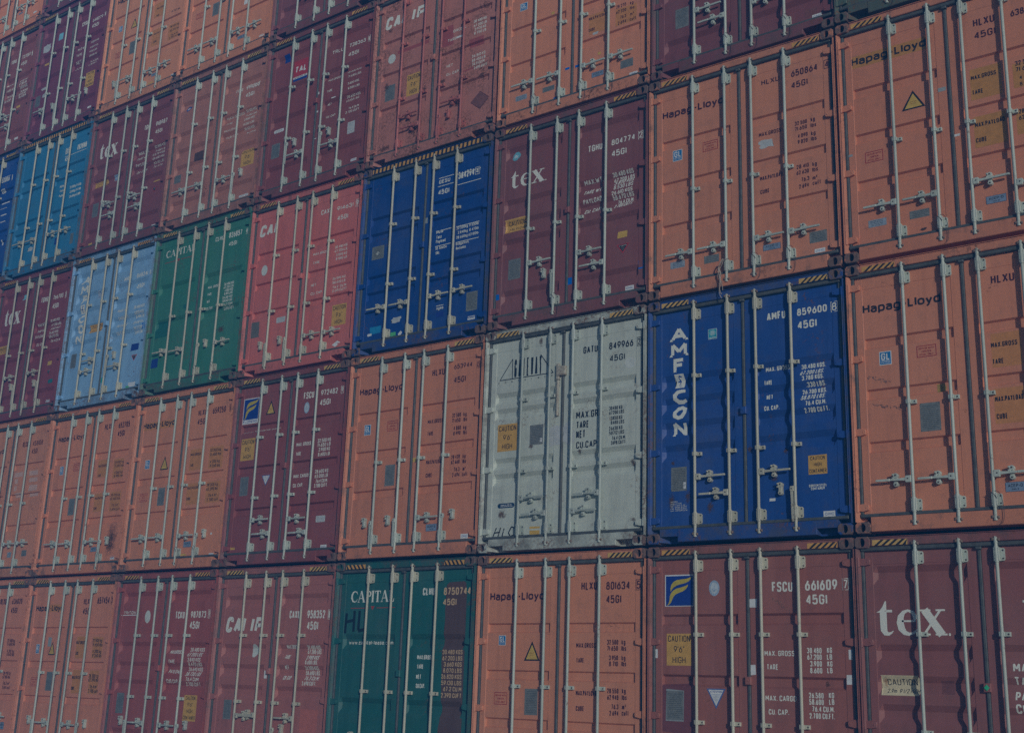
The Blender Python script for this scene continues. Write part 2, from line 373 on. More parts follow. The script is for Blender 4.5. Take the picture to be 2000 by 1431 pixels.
# ------------------------------------------------------------------ stencil lettering drawn as strokes
GL = {
 '0': (5, '*0,0r 5,0r 5,10r 0,10r'), '1': (1.4, '.7,0 .7,10'), '2': (5, '0,7.4 0,10r 5,10r 5,6.4r .2,.2;0,0 5,0'),
 '3': (5, '0,8 0,10r 5,10r 5,5.3r 2,5.3;2,5.2 5,5.2r 5,0r 0,0r 0,2'), '4': (5, '4,0 4,10;4,10 0,2.6;0,2.6 5,2.6'),
 '5': (5, '4.7,10 .4,10 .2,5.2 2.4,6.2r 5,6.2r 5,0r 0,0r 0,1.9'), '6': (5, '*0,0r 5,0r 5,6.2r 0,6.2r;.35,4.6 3.7,10'),
 '7': (5, '0,10 5,10;5,10 1.6,0'), '8': (5, '*0,0r 5,0r 5,5.3r 0,5.3r;*.4,5.3r 4.6,5.3r 4.6,10r .4,10r'),
 '9': (5, '*0,3.8r 5,3.8r 5,10r 0,10r;4.65,5.4 1.3,0'), 'A': (5.4, '0,0 2.7,10;2.7,10 5.4,0;1,3 4.4,3'),
 'B': (5, '0,0 5,0r 5,5.3r 1,5.3;0,0 0,10 4.6,10r 4.6,5.3r 2,5.3'), 'C': (5, '5,7.2 5,10r 0,10r 0,0r 5,0r 5,2.8'),
 'D': (5, '*0,0 5,0r 5,10r 0,10'), 'E': (4.4, '4.4,10 0,10 0,0 4.4,0;0,5.2 3.8,5.2'), 'F': (4.4, '4.4,10 0,10 0,0;0,5.2 3.8,5.2'),
 'G': (5, '5,7.2 5,10r 0,10r 0,0r 5,0r 5,4.8 2.8,4.8'), 'H': (5, '0,0 0,10;5,0 5,10;0,5.2 5,5.2'), 'I': (1.4, '.7,0 .7,10'),
 'J': (4, '4,10 4,0r 0,0r 0,2'), 'K': (5, '0,0 0,10;5,10 .3,4.4;1.7,5.8 5,0'), 'L': (4.2, '0,10 0,0 4.2,0'), 'M': (6.4, '0,0 0,10;6.4,0 6.4,10;.1,10 3.2,3;3.2,3 6.3,10'),
 'N': (5.2, '0,0 0,10;5.2,0 5.2,10;.1,10 5.1,0'), 'O': (5.4, '*0,0r 5.4,0r 5.4,10r 0,10r'), 'P': (5, '0,0 0,10 5,10r 5,4.6r .5,4.6'),
 'R': (5, '0,0 0,10 5,10r 5,4.7r .5,4.7;2.5,4.7 5,0'), 'S': (5, '5,7.8 5,10r 0,10r 0,5.4r 5,5r 5,0r 0,0r 0,2.2'), 'T': (5, '0,10 5,10;2.5,0 2.5,10'),
 'U': (5, '0,10 0,0r 5,0r 5,10'), 'V': (5.2, '0,10 2.6,0;2.6,0 5.2,10'), 'W': (7.4, '0,10 1.8,0;1.8,0 3.7,8;3.7,8 5.6,0;5.6,0 7.4,10'), 'X': (5.4, '0,0 5.4,10;0,10 5.4,0'),
 'Y': (5.2, '0,10 2.6,4.6 5.2,10;2.6,4.6 2.6,0'), 'a': (4.6, '.3,5.6 .3,7r 4.4,7r 4.4,0;4.4,4.1 0,4.1r 0,0r 4.4,0r 4.4,1.6'),
 'b': (4.8, '0,10 0,0;0,1 0,0r 4.8,0r 4.8,7r 0,7r 0,5.5'), 'c': (4.4, '4.4,5.2 4.4,7r 0,7r 0,0r 4.4,0r 4.4,1.8'),
 'd': (4.8, '4.8,10 4.8,0;4.8,1.4 4.8,0r 0,0r 0,7r 4.8,7r 4.8,5.5'), 'e': (4.6, '.2,3.7 4.6,3.7 4.6,7r 0,7r 0,0r 4.6,0r 4.6,1.5'),
 'f': (3.2, '1,0 1,10r 3.2,10;0,6.8 3,6.8'), 'g': (4.8, '4.8,7 4.8,-3r .2,-3r .2,-1.9;4.8,1.6 4.8,0r 0,0r 0,7r 4.8,7r 4.8,5.5'),
 'h': (4.6, '0,0 0,10;0,5.2 0,7r 4.6,7r 4.6,0'), 'i': (1.2, '.6,0 .6,7;.6,8.8 .6,10'), 'k': (4.4, '0,0 0,10;4.2,7 .3,2.6;1.4,3.8 4.4,0'),
 'l': (1.2, '.6,0 .6,10'), 'm': (6.6, '0,0 0,7;0,5.4 0,7r 3.3,7r 3.3,0;3.3,5.4 3.3,7r 6.6,7r 6.6,0'), 'n': (4.5, '0,0 0,7;0,5.4 0,7r 4.5,7r 4.5,0'),
 'o': (4.8, '*0,0r 4.8,0r 4.8,7r 0,7r'), 'p': (4.8, '0,-3 0,7;0,1.6 0,0r 4.8,0r 4.8,7r 0,7r 0,5.5'), 'r': (3, '0,0 0,7;0,5.2 0,7r 3,7'),
 's': (4, '4,5.6 4,7r 0,7r 0,3.7r 4,3.4r 4,0r 0,0r 0,1.4'), 't': (3, '1.1,10 1.1,0r 3,0;0,7 3,7'), 'u': (4.5, '0,7 0,0r 4.5,0r 4.5,1.6;4.5,7 4.5,0'),
 'w': (6, '0,7 1.5,0 3,6 4.5,0 6,7'), 'y': (4.6, '0,7 2.3,.2;4.6,7 1.3,-3r 0,-3'), '.': (1.2, '.6,0 .6,1.1'), ',': (1.2, '.8,1 .2,-1.6'),
 '-': (3, '0,4.4 3,4.4'), '_': (3.6, '1.5,4.2 3.6,4.2'), "'": (1, '.5,10 .5,8'), '"': (2, '.3,10 .3,8;1.7,10 1.7,8'), '/': (4, '0,0 4,10'), '@': (5, '*0,0r 5,0r 5,8r 0,8r'), ':': (1.2, '.6,1 .6,2;.6,5 .6,6'),
 '3s': (2.6, '0,10 2.4,10 1,8.2 2.4,7.6r 2.4,5.8r 0,6')}
def rounded(pts, closed, rad=2.4):
    out = []; n = len(pts)
    for i, (x, y, r) in enumerate(pts):
        if not r or (not closed and i in (0, n - 1)): out.append((x, y)); continue
        p = pts[i - 1]; q = pts[(i + 1) % n]
        def tow(a):
            d = math.hypot(a[0] - x, a[1] - y) or 1; k = min(rad, d * .5) / d; return (x + (a[0] - x) * k, y + (a[1] - y) * k)
        A, B = tow(p), tow(q)
        for t in (0, .3, .5, .7, 1): out.append(((1 - t) ** 2 * A[0] + 2 * t * (1 - t) * x + t * t * B[0], (1 - t) ** 2 * A[1] + 2 * t * (1 - t) * y + t * t * B[1]))
    return out
GC = {}
def glyph(ch):
    if ch not in GC:
        w, s = GL[ch]; S = []
        for part in s.split(';'):
            cl = part[0] == '*'; pts = []
            for tok in part.lstrip('*').split():
                r = tok.endswith('r'); a, c = tok.rstrip('r').split(','); pts.append((float(a), float(c), r))
            P = rounded(pts, cl)
            S.append((P, cl))
        GC[ch] = (w, S)
    return GC[ch]
def stroke(P, hw, closed=False):
    """polyline -> one strip of quads; hw a number or a list of half widths"""
    Q = [P[0]]
    for p in P[1:]:
        if math.hypot(p[0] - Q[-1][0], p[1] - Q[-1][1]) > 1e-5: Q.append(p)
    P = Q
    if closed and math.hypot(P[0][0] - P[-1][0], P[0][1] - P[-1][1]) < 1e-5: P = P[:-1]
    n = len(P); hs = hw if isinstance(hw, list) else [hw] * n
    V = []
    for i in range(n):
        a = P[i - 1] if (closed or i) else None; c = P[(i + 1) % n] if (closed or i < n - 1) else None; p = P[i]
        def nrm(s, e):
            d = math.hypot(e[0] - s[0], e[1] - s[1]) or 1; return (-(e[1] - s[1]) / d, (e[0] - s[0]) / d)
        if a is None: nx, ny = nrm(p, c); k = 1
        elif c is None: nx, ny = nrm(a, p); k = 1
        else:
            n1, n2 = nrm(a, p), nrm(p, c); nx, ny = n1[0] + n2[0], n1[1] + n2[1]; l = math.hypot(nx, ny)
            if l < .3: nx, ny, k = n1[0], n1[1], 1
            else: nx, ny = nx / l, ny / l; k = min(1.8, 1 / max(.3, nx * n1[0] + ny * n1[1]))
        h = hs[min(i, len(hs) - 1)]
        V += [(p[0] + nx * h * k, p[1] + ny * h * k), (p[0] - nx * h * k, p[1] - ny * h * k)]
    F = [(2 * i, 2 * i + 1, 2 * ((i + 1) % n) + 1, 2 * ((i + 1) % n)) for i in range(n if closed else n - 1)]
    return V, F
class Dec:
    """flat painted or glued marking: 2-D pieces in door coordinates, laid on the door skin afterwards"""
    def __init__(s): s.P = []; s.mats = []
    def mi(s, mt):
        if mt not in s.mats: s.mats.append(mt)
        return s.mats.index(mt)
    def poly(s, pts, mt, lay=0, uv=False): s.P.append((list(pts), [tuple(range(len(pts)))], s.mi(mt), lay, uv))
    def rect(s, x0, z0, x1, z1, mt, lay=0, uv=False): s.poly([(x0, z0), (x1, z0), (x1, z1), (x0, z1)], mt, lay, uv)
    def strip(s, P, hw, mt, lay=1, closed=False):
        V, F = stroke(P, hw, closed); s.P.append((V, F, s.mi(mt), lay, False))
    def ell(s, cx, cz, rx, rz, mt, lay=0, n=20): s.poly([(cx + rx * math.cos(2 * math.pi * k / n), cz + rz * math.sin(2 * math.pi * k / n)) for k in range(n)], mt, lay)
    def text(s, t, x0, z0, x1, z1, mt, k=.14, lay=1, slant=0.0, fit=False, gap=1.25):
        h = z1 - z0; th = k * h; items = []; x = 0
        t = t.replace('m3', 'm\x03')
        for ch in t:
            if ch == ' ': x += 2.6; continue
            key = '3s' if ch == '\x03' else ch
            if key not in GL: key = key.upper() if key.upper() in GL else '-'
            wd, S = glyph(key); items.append((x, wd, S)); x += wd + gap
        tot = max(1e-3, x - gap); sx = (x1 - x0) / tot
        if len(t) == 1 and not fit: sx = min(sx, h / 10 * 1.2)
        c = 0
        for gx, wd, S in items:
            for P, cl in S:
                Q = []
                for px, py in P:
                    X = x0 + gx * sx + (th / 2 + px / max(wd, 1e-3) * max(wd * sx - th, 1e-4) if wd * sx > th else px * sx)
                    Z = z0 + th / 2 + py / 10 * (h - th)
                    Q.append((X + slant * (Z - z0), Z))
                s.strip(Q, th / 2, mt, lay + .12 * (c % 4), cl); c += 1
    def build(s, name, st, parent, out=0.0):
        if not s.P: return None
        bm = bmesh.new(); uvl = bm.loops.layers.uv.new('UVMap')
        for V, F, mi, lay, uv in s.P:
            vs = [bm.verts.new((x, -(.0012 + .0007 * lay), z)) for x, z in V]
            xs = [p[0] for p in V]; zs = [p[1] for p in V]
            for f in F:
                try: fc = bm.faces.new([vs[i] for i in f])
                except ValueError: continue
                fc.material_index = mi
                if uv:
                    for lp in fc.loops: lp[uvl].uv = ((lp.vert.co.x - min(xs)) / (max(xs) - min(xs)), (lp.vert.co.z - min(zs)) / (max(zs) - min(zs)))
        big = [f for f in bm.faces if len(f.verts) > 4]
        if big: bmesh.ops.triangulate(bm, faces=big)
        z0 = min(v.co.z for v in bm.verts); z1 = max(v.co.z for v in bm.verts)
        for z, d in zbreaks(st):
            if z0 + 1e-4 < z < z1 - 1e-4:
                bmesh.ops.bisect_plane(bm, geom=bm.verts[:] + bm.edges[:] + bm.faces[:], dist=1e-5, plane_co=(0, 0, z), plane_no=(0, 0, 1))
        x0 = min(v.co.x for v in bm.verts); x1 = max(v.co.x for v in bm.verts)
        e_ = GROOVES[st][3]
        for x in (PX[0][0], PX[0][0] + e_, PX[0][1] - e_, PX[0][1], PX[1][0], PX[1][0] + e_, PX[1][1] - e_, PX[1][1]):
            if x0 + 1e-4 < x < x1 - 1e-4:
                bmesh.ops.bisect_plane(bm, geom=bm.verts[:] + bm.edges[:] + bm.faces[:], dist=1e-5, plane_co=(x, 0, 0), plane_no=(1, 0, 0))
        for v in bm.verts: v.co.y += surf(st, v.co.x, v.co.z) - out
        bmesh.ops.recalc_face_normals(bm, faces=bm.faces)
        for f in bm.faces:
            f.normal_update()
            if f.normal.y > 0: f.normal_flip()
        me = bpy.data.meshes.new(name); bm.to_mesh(me); bm.free()
        for mt in s.mats: me.materials.append(mt)
        o = bpy.data.objects.new(name, me); COL.objects.link(o); o.parent = parent
        return o
# ------------------------------------------------------------------ measured markings of every container: (kind, text, left, bottom, right, top) on its door plane
MARKS = {
 (8,2): [
  ('patch1','',.145,2.329,1,2.477),('t:k:h','Hapag-Lloyd',.151,2.367,.999,2.454),('tri','',.693,1.655,.952,1.875),('stamp','',.265,1.149,.46,1.27),
  ('t:m','HLXU',1.506,2.421,1.726,2.51),('t:m','45G1',1.508,2.274,1.728,2.356),('t:m','638',1.89,2.416,2.025,2.492),
  ('patch1','',1.432,1.576,1.751,1.932),('patch1','',1.438,1.027,1.764,1.379),('patch1','',1.865,1.593,2.36,1.868),
  ('patch1','',1.863,1.069,2.341,1.339),('t:k','MAX.GROSS',1.443,1.808,1.7,1.859),('t:k','TARE',1.445,1.637,1.558,1.688),
  ('t:k','MAX.PAYLOAD',1.451,1.258,1.75,1.31),('t:k','CUBE',1.45,1.086,1.56,1.137),('t:k','32 500',1.894,1.843,2.062,1.895),
  ('t:k','71 650',1.895,1.772,2.063,1.823),('t:k','4',1.926,1.678,1.955,1.721),('t:k','8',1.925,1.605,1.953,1.648),
  ('t:k','28',1.892,1.296,1.946,1.348),('t:k','62',1.89,1.227,1.944,1.278),('r:g1','',1.099,1.77,1.177,1.816),('r:w','',1.211,1.211,1.29,1.238),
  ('r:g1','',.042,1.267,.124,1.293),('plateL','',.264,.385,.464,.469),('plate','',.715,.388,.926,.478),('acep','',1.505,.381,1.706,.466),
  ('stain','',.812,.228,.903,.275),('hub1L',.426,.602),('hub2L',.865,.6),('hub3R',1.569,.64),],
 (8,1): [
  ('t:k:h','Hapag-Lloyd',.156,2.355,.986,2.436),('t:m','HLXU',1.493,2.45,1.72,2.539),('gl','',.312,1.758,.442,1.905),
  ('stamp','',.711,1.791,.906,1.907),('t:k','MAX.GROSS',1.448,1.787,1.7,1.84),('t:k','TARE',1.451,1.616,1.559,1.67),
  ('patch2','',1.449,1.581,1.737,1.931),('plate','',.707,1.008,.913,1.303),('tag','',.889,1.401,.982,1.489),
  ('t:k','MAX.PAYLOAD',1.45,1.234,1.719,1.287),('t:k','CUBE',1.454,1.059,1.559,1.113),('patch2','',1.44,1.011,1.725,1.367),
  ('acep','',1.486,.337,1.674,.432),('scuff','',.167,1.548,.435,1.681),('scuff','',.203,1.279,.494,1.363),('hub1L',.424,.529),('hub2L',.849,.522),
  ('hub3R',1.56,.517),],
 (8,0): [
  ('tex','',.173,1.917,.867,2.166),('cauf2','',.189,1.342,.584,1.534),('t:w:b','TGHU',1.573,2.136,1.887,2.238),
  ('t:w:b','MAX.WT.',1.454,1.584,1.836,1.665),('t:w:b','TARE WT.',1.455,1.463,1.865,1.54),('t:w:b','PAYLOAD',1.456,1.324,1.832,1.405),
  ('t:w:b','CU. CAP.',1.454,1.21,1.823,1.296),('latch','',1.194,1.381,1.312,1.489),('r:p','',.773,1.37,.897,1.498),],
 (7,3): [
  ('plate','',.32,.664,.511,.94),('hub1R',.855,.804),('hub2L',.912,.613),('cimc','',2.145,.201,2.264,.254),('r:p','',2.05,.258,2.209,.357),],
 (7,2): [
  ('t:m:h','Hapag-Lloyd',.164,2.381,1.009,2.468),('t:m','HLXU',1.509,2.459,1.738,2.526),('t:m','650864',1.887,2.456,2.211,2.541),
  ('ck:m','4',2.294,2.442,2.352,2.547),('t:m','45G1',1.883,2.307,2.088,2.388),('gl','',.308,1.77,.44,1.915),('stamp','',.726,1.799,.92,1.919),
  ('t:m','MAX.GROSS',1.461,1.8,1.744,1.852),('t:m','32 500',1.915,1.824,2.063,1.875),('t:m','kg',2.109,1.827,2.16,1.879),
  ('t:m','71 650',1.913,1.757,2.061,1.808),('t:m','lbs',2.106,1.754,2.173,1.805),('t:m','4 090',1.947,1.661,2.066,1.712),
  ('t:m','kg',2.108,1.653,2.162,1.705),('t:m','9 020',1.944,1.586,2.063,1.638),('t:m','lbs',2.106,1.586,2.172,1.638),
  ('t:m','MAX.PAYLOAD',1.465,1.244,1.745,1.296),('t:m','28 410',1.919,1.278,2.069,1.329),('t:m','kg',2.111,1.271,2.165,1.322),
  ('t:m','62 630',1.917,1.207,2.066,1.258),('t:m','lbs',2.108,1.203,2.175,1.254),('t:m','76.3',1.973,1.113,2.068,1.164),
  ('t:m','m3',2.108,1.103,2.163,1.154),('t:m','2 694',1.943,1.034,2.061,1.085),('t:m','cuft',2.106,1.04,2.204,1.092),
  ('t:m','CUBE',1.465,1.076,1.579,1.128),('torn','',1.446,1.64,1.661,1.757),('plateL','',.272,.375,.469,.46),('plate','',.726,.357,.922,.453),
  ('acep','',1.483,.367,1.699,.441),('cimc','',2.104,.221,2.228,.268),('plate','',2.047,.347,2.253,.481),('hub1L',.445,.528),('hub2L',.865,.534),
  ('hub3R',1.583,.523),('hub4R',2.012,.52),('rope','',.949,-.022,1.021,.33),],
 (7,1): [
  ('amf','',.285,1.237,.49,2.552),('sea','',.771,2.344,.885,2.467),('t:w:b','AMFU',1.511,2.453,1.736,2.546),
  ('t:w:b','859600',1.874,2.452,2.221,2.535),('ck:w','8',2.269,2.435,2.343,2.548),('t:w:b','45G1',1.874,2.298,2.098,2.389),
  ('t:w:b','30.480 KGS.',1.893,1.844,2.169,1.896),('t:w:b','MAX. GROSS',1.469,1.869,1.759,1.921),('t:w:i','67.200 LBS.',1.884,1.77,2.155,1.822),
  ('t:w:b','3.780 KGS.',1.907,1.708,2.156,1.76),('t:w:b','.330 LBS.',1.946,1.634,2.168,1.686),('t:w:b','26.700 KGS.',1.896,1.558,2.173,1.61),
  ('t:w:i','58.870 LBS.',1.885,1.492,2.163,1.544),('t:w:b','76.4 CU.M.',1.939,1.424,2.175,1.476),('t:w:b','2.700 CU.FT.',1.918,1.349,2.199,1.401),
  ('t:w:b','TARE',1.462,1.709,1.556,1.761),('t:w:b','NET',1.471,1.552,1.548,1.604),('t:w:b','CU. CAP.',1.455,1.42,1.633,1.472),
  ('cau2','',1.951,.666,2.161,.873),('t:w:b','CORTEN STEEL',1.951,.532,2.149,.56),('t:w:b','CONTAINER',1.972,.5,2.124,.528),
  ('cimc','',2.104,.202,2.233,.267),('plate','',.28,.602,.482,.879),('r:w','',.436,.628,.469,.7),('addr','',.272,.373,.491,.496),
  ('r:w','',1.495,.411,1.561,.442),('rust','',.246,.387,.326,.604),('rust','',.463,.447,.53,.619),('rust','',.281,.914,.332,.962),
  ('rust','',1.247,.977,1.303,1.044),('rust','',.723,.328,.829,.466),('rust','',1.521,.639,1.604,.682),('rust','',1.671,.931,1.725,.983),
  ('latch','',1.161,1.396,1.289,1.5),('hub1R',.818,.738),('hub2L',.88,.537),('hub3R',1.584,.734),('hang4',1.639,.533),],
 (7,0): [
  ('flag','',.196,2.236,.556,2.585),('oval','',.749,2.341,.876,2.511),('cau1','',.217,1.595,.528,1.939),('t:w','FSCU',1.495,2.369,1.731,2.475),
  ('t:w','661609',1.869,2.375,2.221,2.485),('ck:w','7',2.278,2.375,2.341,2.488),('t:w','45G1',1.874,2.233,2.107,2.334),
  ('t:w','MAX. GROSS',1.394,1.707,1.731,1.763),('t:w','30 480',1.87,1.738,2.028,1.794),('t:w','KG',2.086,1.742,2.14,1.798),
  ('t:w','67.200',1.87,1.673,2.027,1.729),('t:w','LB',2.083,1.676,2.14,1.732),('t:w','3.900',1.9,1.606,2.027,1.662),
  ('t:w','KG',2.085,1.607,2.14,1.663),('t:w','8.600',1.898,1.539,2.029,1.595),('t:w','LB',2.082,1.542,2.139,1.598),
  ('t:w','TARE',1.417,1.568,1.545,1.624),('t:w','MAX. CARGO',1.395,1.253,1.739,1.31),('t:w','26.580',1.876,1.292,2.034,1.348),
  ('t:w','KG',2.09,1.297,2.146,1.353),('t:w','58.600',1.877,1.228,2.034,1.284),('t:w','LB',2.09,1.233,2.146,1.289),
  ('t:w','76.4 CU.M.',1.906,1.16,2.145,1.216),('t:w','CU. CAP.',1.428,1.116,1.654,1.172),('t:w','2.700 CU.FT.',1.876,1.092,2.145,1.148),
  ('attw','',.707,1.151,.935,1.361),('r:dm','',.156,.885,.54,1.388),('r:g1','',.204,1.011,.434,1.333),('plate','',.212,1.019,.426,1.324),
  ('r:w','',1.199,2.212,1.321,2.302),('r:w','',1.218,1.511,1.292,1.615),('r:w','',.048,1.676,.106,1.771),('r:w','',2.315,1.676,2.352,1.774),
  ('r:w','',2.284,1.433,2.342,1.528),('rust','',.453,1.427,.533,1.483),('rust','',2.053,1.409,2.089,1.46),('scuff','',1.493,2.161,1.688,2.332),
  ('latch','',1.161,1.395,1.282,1.503),],
 (6,3): [
  ('gl','',.3,1.754,.428,1.874),('r:y','',.846,1.522,.9,1.564),('patch2','',1.475,1.005,1.755,1.298),('patch2','',1.893,.993,2.217,1.245),
  ('t:m','MAX.PAYLOAD',1.47,1.219,1.745,1.267),('t:m','CUBE',1.47,1.051,1.569,1.098),('torn','',1.526,.983,1.633,1.021),
  ('t:m','28 270',1.9,1.256,2.054,1.303),('t:m','kg',2.114,1.246,2.166,1.293),('t:m','62 320',1.901,1.175,2.055,1.223),
  ('t:m','lbs',2.114,1.171,2.183,1.218),('t:m','76.3',1.963,1.085,2.056,1.132),('t:m','m3',2.115,1.08,2.173,1.127),
  ('t:m','2 694',1.928,1.007,2.056,1.055),('t:m','cuft',2.112,1.005,2.207,1.053),('acep','',1.527,.35,1.717,.424),('plate','',1.975,.346,2.168,.463),
  ('cimc','',2.116,.196,2.237,.248),('plate','',.732,.364,.93,.436),('plateL','',.275,.359,.468,.435),('r:bt','',1.591,.171,1.64,.222),
  ('r:bt','',.922,.185,.973,.237),('r:bt','',1.1,.593,1.173,.625),('r:bt','',1.267,.58,1.328,.615),('r:y','',1.623,.665,1.669,.7),('hub1L',.445,.569),
  ('hub2L',.876,.557),('hub3R',1.597,.539),('hub4R',2.029,.545),],
 (6,2): [
  ('glo','',.26,2.394,.386,2.534),('tex','',.249,1.988,.82,2.17),('t:w','TGHU',1.508,2.211,1.728,2.3),('t:w','804774',1.867,2.219,2.216,2.298),
  ('ck:w','2',2.269,2.204,2.338,2.31),('t:w','45G1',1.869,2.058,2.093,2.144),('t:w','MAX.WT.',1.45,1.767,1.74,1.827),
  ('t:w','30.480 KGS',1.882,1.778,2.191,1.832),('t:w','67.200 LBS',1.893,1.71,2.197,1.763),('t:w:i','3.820 KGS',1.903,1.662,2.188,1.715),
  ('t:w:i','8.530 LBS',1.904,1.597,2.189,1.651),('t:w:i','TARE WT.',1.449,1.624,1.734,1.684),('t:w','26.610 KGS',1.876,1.526,2.184,1.58),
  ('t:w','PAYLOAD',1.446,1.499,1.73,1.559),('t:w','58.670 LBS',1.886,1.466,2.193,1.519),('t:w:i','CU. CAP.',1.453,1.366,1.707,1.426),
  ('t:w','76.4 CU.M.',1.954,1.396,2.19,1.45),('t:w:i','2.700 CU.FT.',1.911,1.342,2.181,1.396),('r:y','',1.973,.92,2.115,1.01),
  ('attb','',1.959,.712,2.143,.837),('r:bt','',2.277,.464,2.375,.568),('r:bt','',1.212,.443,1.297,.535),('r:bt','',.069,.425,.132,.513),
  ('cimc','',2.095,.21,2.218,.27),('cauf','',.179,1.361,.552,1.548),('plate','',.266,.679,.468,.962),('latch','',1.137,1.417,1.266,1.514),
  ('hub1R',.811,.836),('hang2',.847,.66),('hub3R',1.571,.828),('hub4L',1.639,.634),],
 (6,1): [
  ('t:n','GATU',1.512,2.415,1.722,2.505),('t:n','849966',1.89,2.414,2.235,2.503),('ck:n','2',2.293,2.405,2.343,2.511),
  ('t:n','45G1',1.898,2.261,2.118,2.341),('circ','',2.116,2.143,2.273,2.278),('gateway','',.19,2.237,1.003,2.463),
  ('t:n','MAX.GR.',1.422,1.595,1.768,1.687),('t:n','TARE',1.428,1.472,1.611,1.562),('t:n','NET',1.427,1.351,1.563,1.446),
  ('t:n','CU.CAP.',1.43,1.222,1.75,1.308),('t:n','30480 KG',1.901,1.651,2.088,1.697),('t:n','67200 LBS',1.902,1.596,2.112,1.642),
  ('t:n','3850 KG',1.926,1.528,2.089,1.574),('t:n','8488 LBS',1.927,1.472,2.114,1.517),('t:n','26630 KG',1.901,1.402,2.091,1.448),
  ('t:n','58712 LBS',1.905,1.346,2.115,1.392),('t:n','76.4 CU.M.',1.944,1.281,2.137,1.326),('t:n','2698 CU.FT.',1.931,1.225,2.146,1.271),
  ('cau1','',.214,1.29,.523,1.643),('plate','',.723,1.331,.927,1.587),('r:w','',.881,1.354,.915,1.413),('torn','',.986,1.274,1.231,1.56),
  ('torn','',1.209,1.277,1.412,1.581),('r:y','',.761,.195,.91,.303),('pill','',.251,.562,.517,.622),('hlc','',.191,.191,.529,.319),
  ('latchbig','',1.114,2.264,1.354,2.416),('latchbar','',1.134,1.564,1.177,2.256),('rust','',.834,2.601,.89,2.738),
  ('rust','',1.112,1.978,1.174,2.237),('rust','',.718,1.299,.776,1.351),('rust','',1.45,1.159,1.506,1.217),('rust','',2.208,.297,2.286,.338),
  ('rust','',2.212,.92,2.264,1.055),('rust','',.221,.425,.419,.543),('hub1R',.792,.663),('hub2L',.901,.453),('hub3R',1.591,.454),('hub4L',1.698,.653),],
 (6,0): [
  ('t:m:h','Hapag-Lloyd',.176,2.349,1.002,2.452),('t:m','HLXU',1.533,2.444,1.757,2.539),('t:m','801634',1.88,2.44,2.201,2.532),
  ('ck:m','5',2.287,2.43,2.351,2.545),('t:m','45G1',1.88,2.285,2.086,2.378),('t:m','MAX.GROSS',1.475,1.78,1.748,1.836),
  ('t:m','32 500',1.901,1.817,2.052,1.873),('t:m','kg',2.096,1.818,2.148,1.874),('t:m','71 650',1.902,1.748,2.049,1.804),
  ('t:m','lbs',2.096,1.749,2.158,1.805),('t:m','TARE',1.479,1.61,1.586,1.666),('t:m','3 950',1.93,1.643,2.051,1.699),
  ('t:m','kg',2.098,1.642,2.15,1.698),('t:m','8 710',1.931,1.576,2.051,1.632),('t:m','lbs',2.098,1.578,2.159,1.634),
  ('t:m','MAX.PAYLOAD',1.482,1.242,1.765,1.298),('t:m','28 550',1.909,1.277,2.06,1.333),('t:m','kg',2.107,1.28,2.157,1.336),
  ('t:m','62 940',1.911,1.206,2.061,1.262),('t:m','lbs',2.107,1.209,2.17,1.265),('t:m','CUBE',1.486,1.07,1.597,1.126),
  ('t:m','76.3',1.969,1.105,2.062,1.161),('t:m','m3',2.109,1.106,2.159,1.162),('t:m','2 694',1.942,1.033,2.063,1.089),
  ('t:m','cuft',2.106,1.04,2.197,1.096),('tri','',.722,1.625,.955,1.854),('gl','',.332,1.805,.441,1.922),('stamp','',.294,1.111,.484,1.246),
  ('plate','',.749,1,.94,1.301),('tag','',.936,1.408,1.014,1.503),],
 (5,3): [
  ('cai','',.166,2.306,.523,2.522),('caip','',.71,2.304,.98,2.51),('rust','',.224,2.249,.348,2.313),('circ','',.277,1.694,.429,1.851),
  ('cau1','',.695,1.03,.968,1.386),('plate','',.259,1.068,.457,1.329),('dia','',1.955,.435,2.301,.72),('t:w','GROSS',1.565,1.824,1.805,1.869),
  ('t:w','TARE',1.467,1.699,1.63,1.743),('r:w','',1.632,1.71,1.769,1.74),('t:w','30 480 KG',1.95,1.857,2.186,1.902),
  ('t:w','67 200 LB',1.954,1.786,2.19,1.831),('t:w','3 970 KG',1.974,1.723,2.181,1.768),('t:w','8 750 LB',1.965,1.661,2.184,1.706),
  ('t:w','NET',1.47,1.278,1.588,1.322),('t:w','CU. CAP.',1.471,1.142,1.722,1.186),('t:w','26 510 KG',1.944,1.293,2.19,1.338),
  ('t:w','58 450 LB',1.948,1.225,2.194,1.27),('t:w','76.3 CU.M',1.951,1.163,2.178,1.208),('t:w','2 695 CU.FT',1.99,1.096,2.235,1.14),
  ('r:dp','',.458,1.814,1.125,1.874),('r:dp','',1.254,1.64,1.568,1.965),('r:dp','',1.875,1.485,2.141,1.608),('r:dp','',1.727,1.115,1.988,1.139),
  ('rust','',.498,.968,.676,1.185),('rust','',.958,.986,1.125,1.127),('rust','',1.304,1.053,1.496,1.122),('rust','',.722,.568,.846,.786),
  ('rust','',.801,.358,.953,.526),('rust','',1.638,.585,1.776,.668),('rust','',1.5,.459,1.616,.55),('rust','',1.132,.456,1.372,.556),
  ('rust','',.176,.247,.482,.337),('rust','',2.092,.964,2.207,1.001),('rust','',.225,1.209,.335,1.414),('r:y','',.516,1.307,.574,1.333),
  ('latch','',1.163,1.486,1.309,1.558),('hub1R',.794,.701),('hub2L',.91,.491),('hub4L',1.708,.693),('hang3',1.587,.502),],
 (5,2): [
  ('t:w:b','GESU',1.455,2.374,1.659,2.433),('t:w:b','564294',1.811,2.363,2.095,2.47),('ck:w','4',2.117,2.363,2.194,2.469),
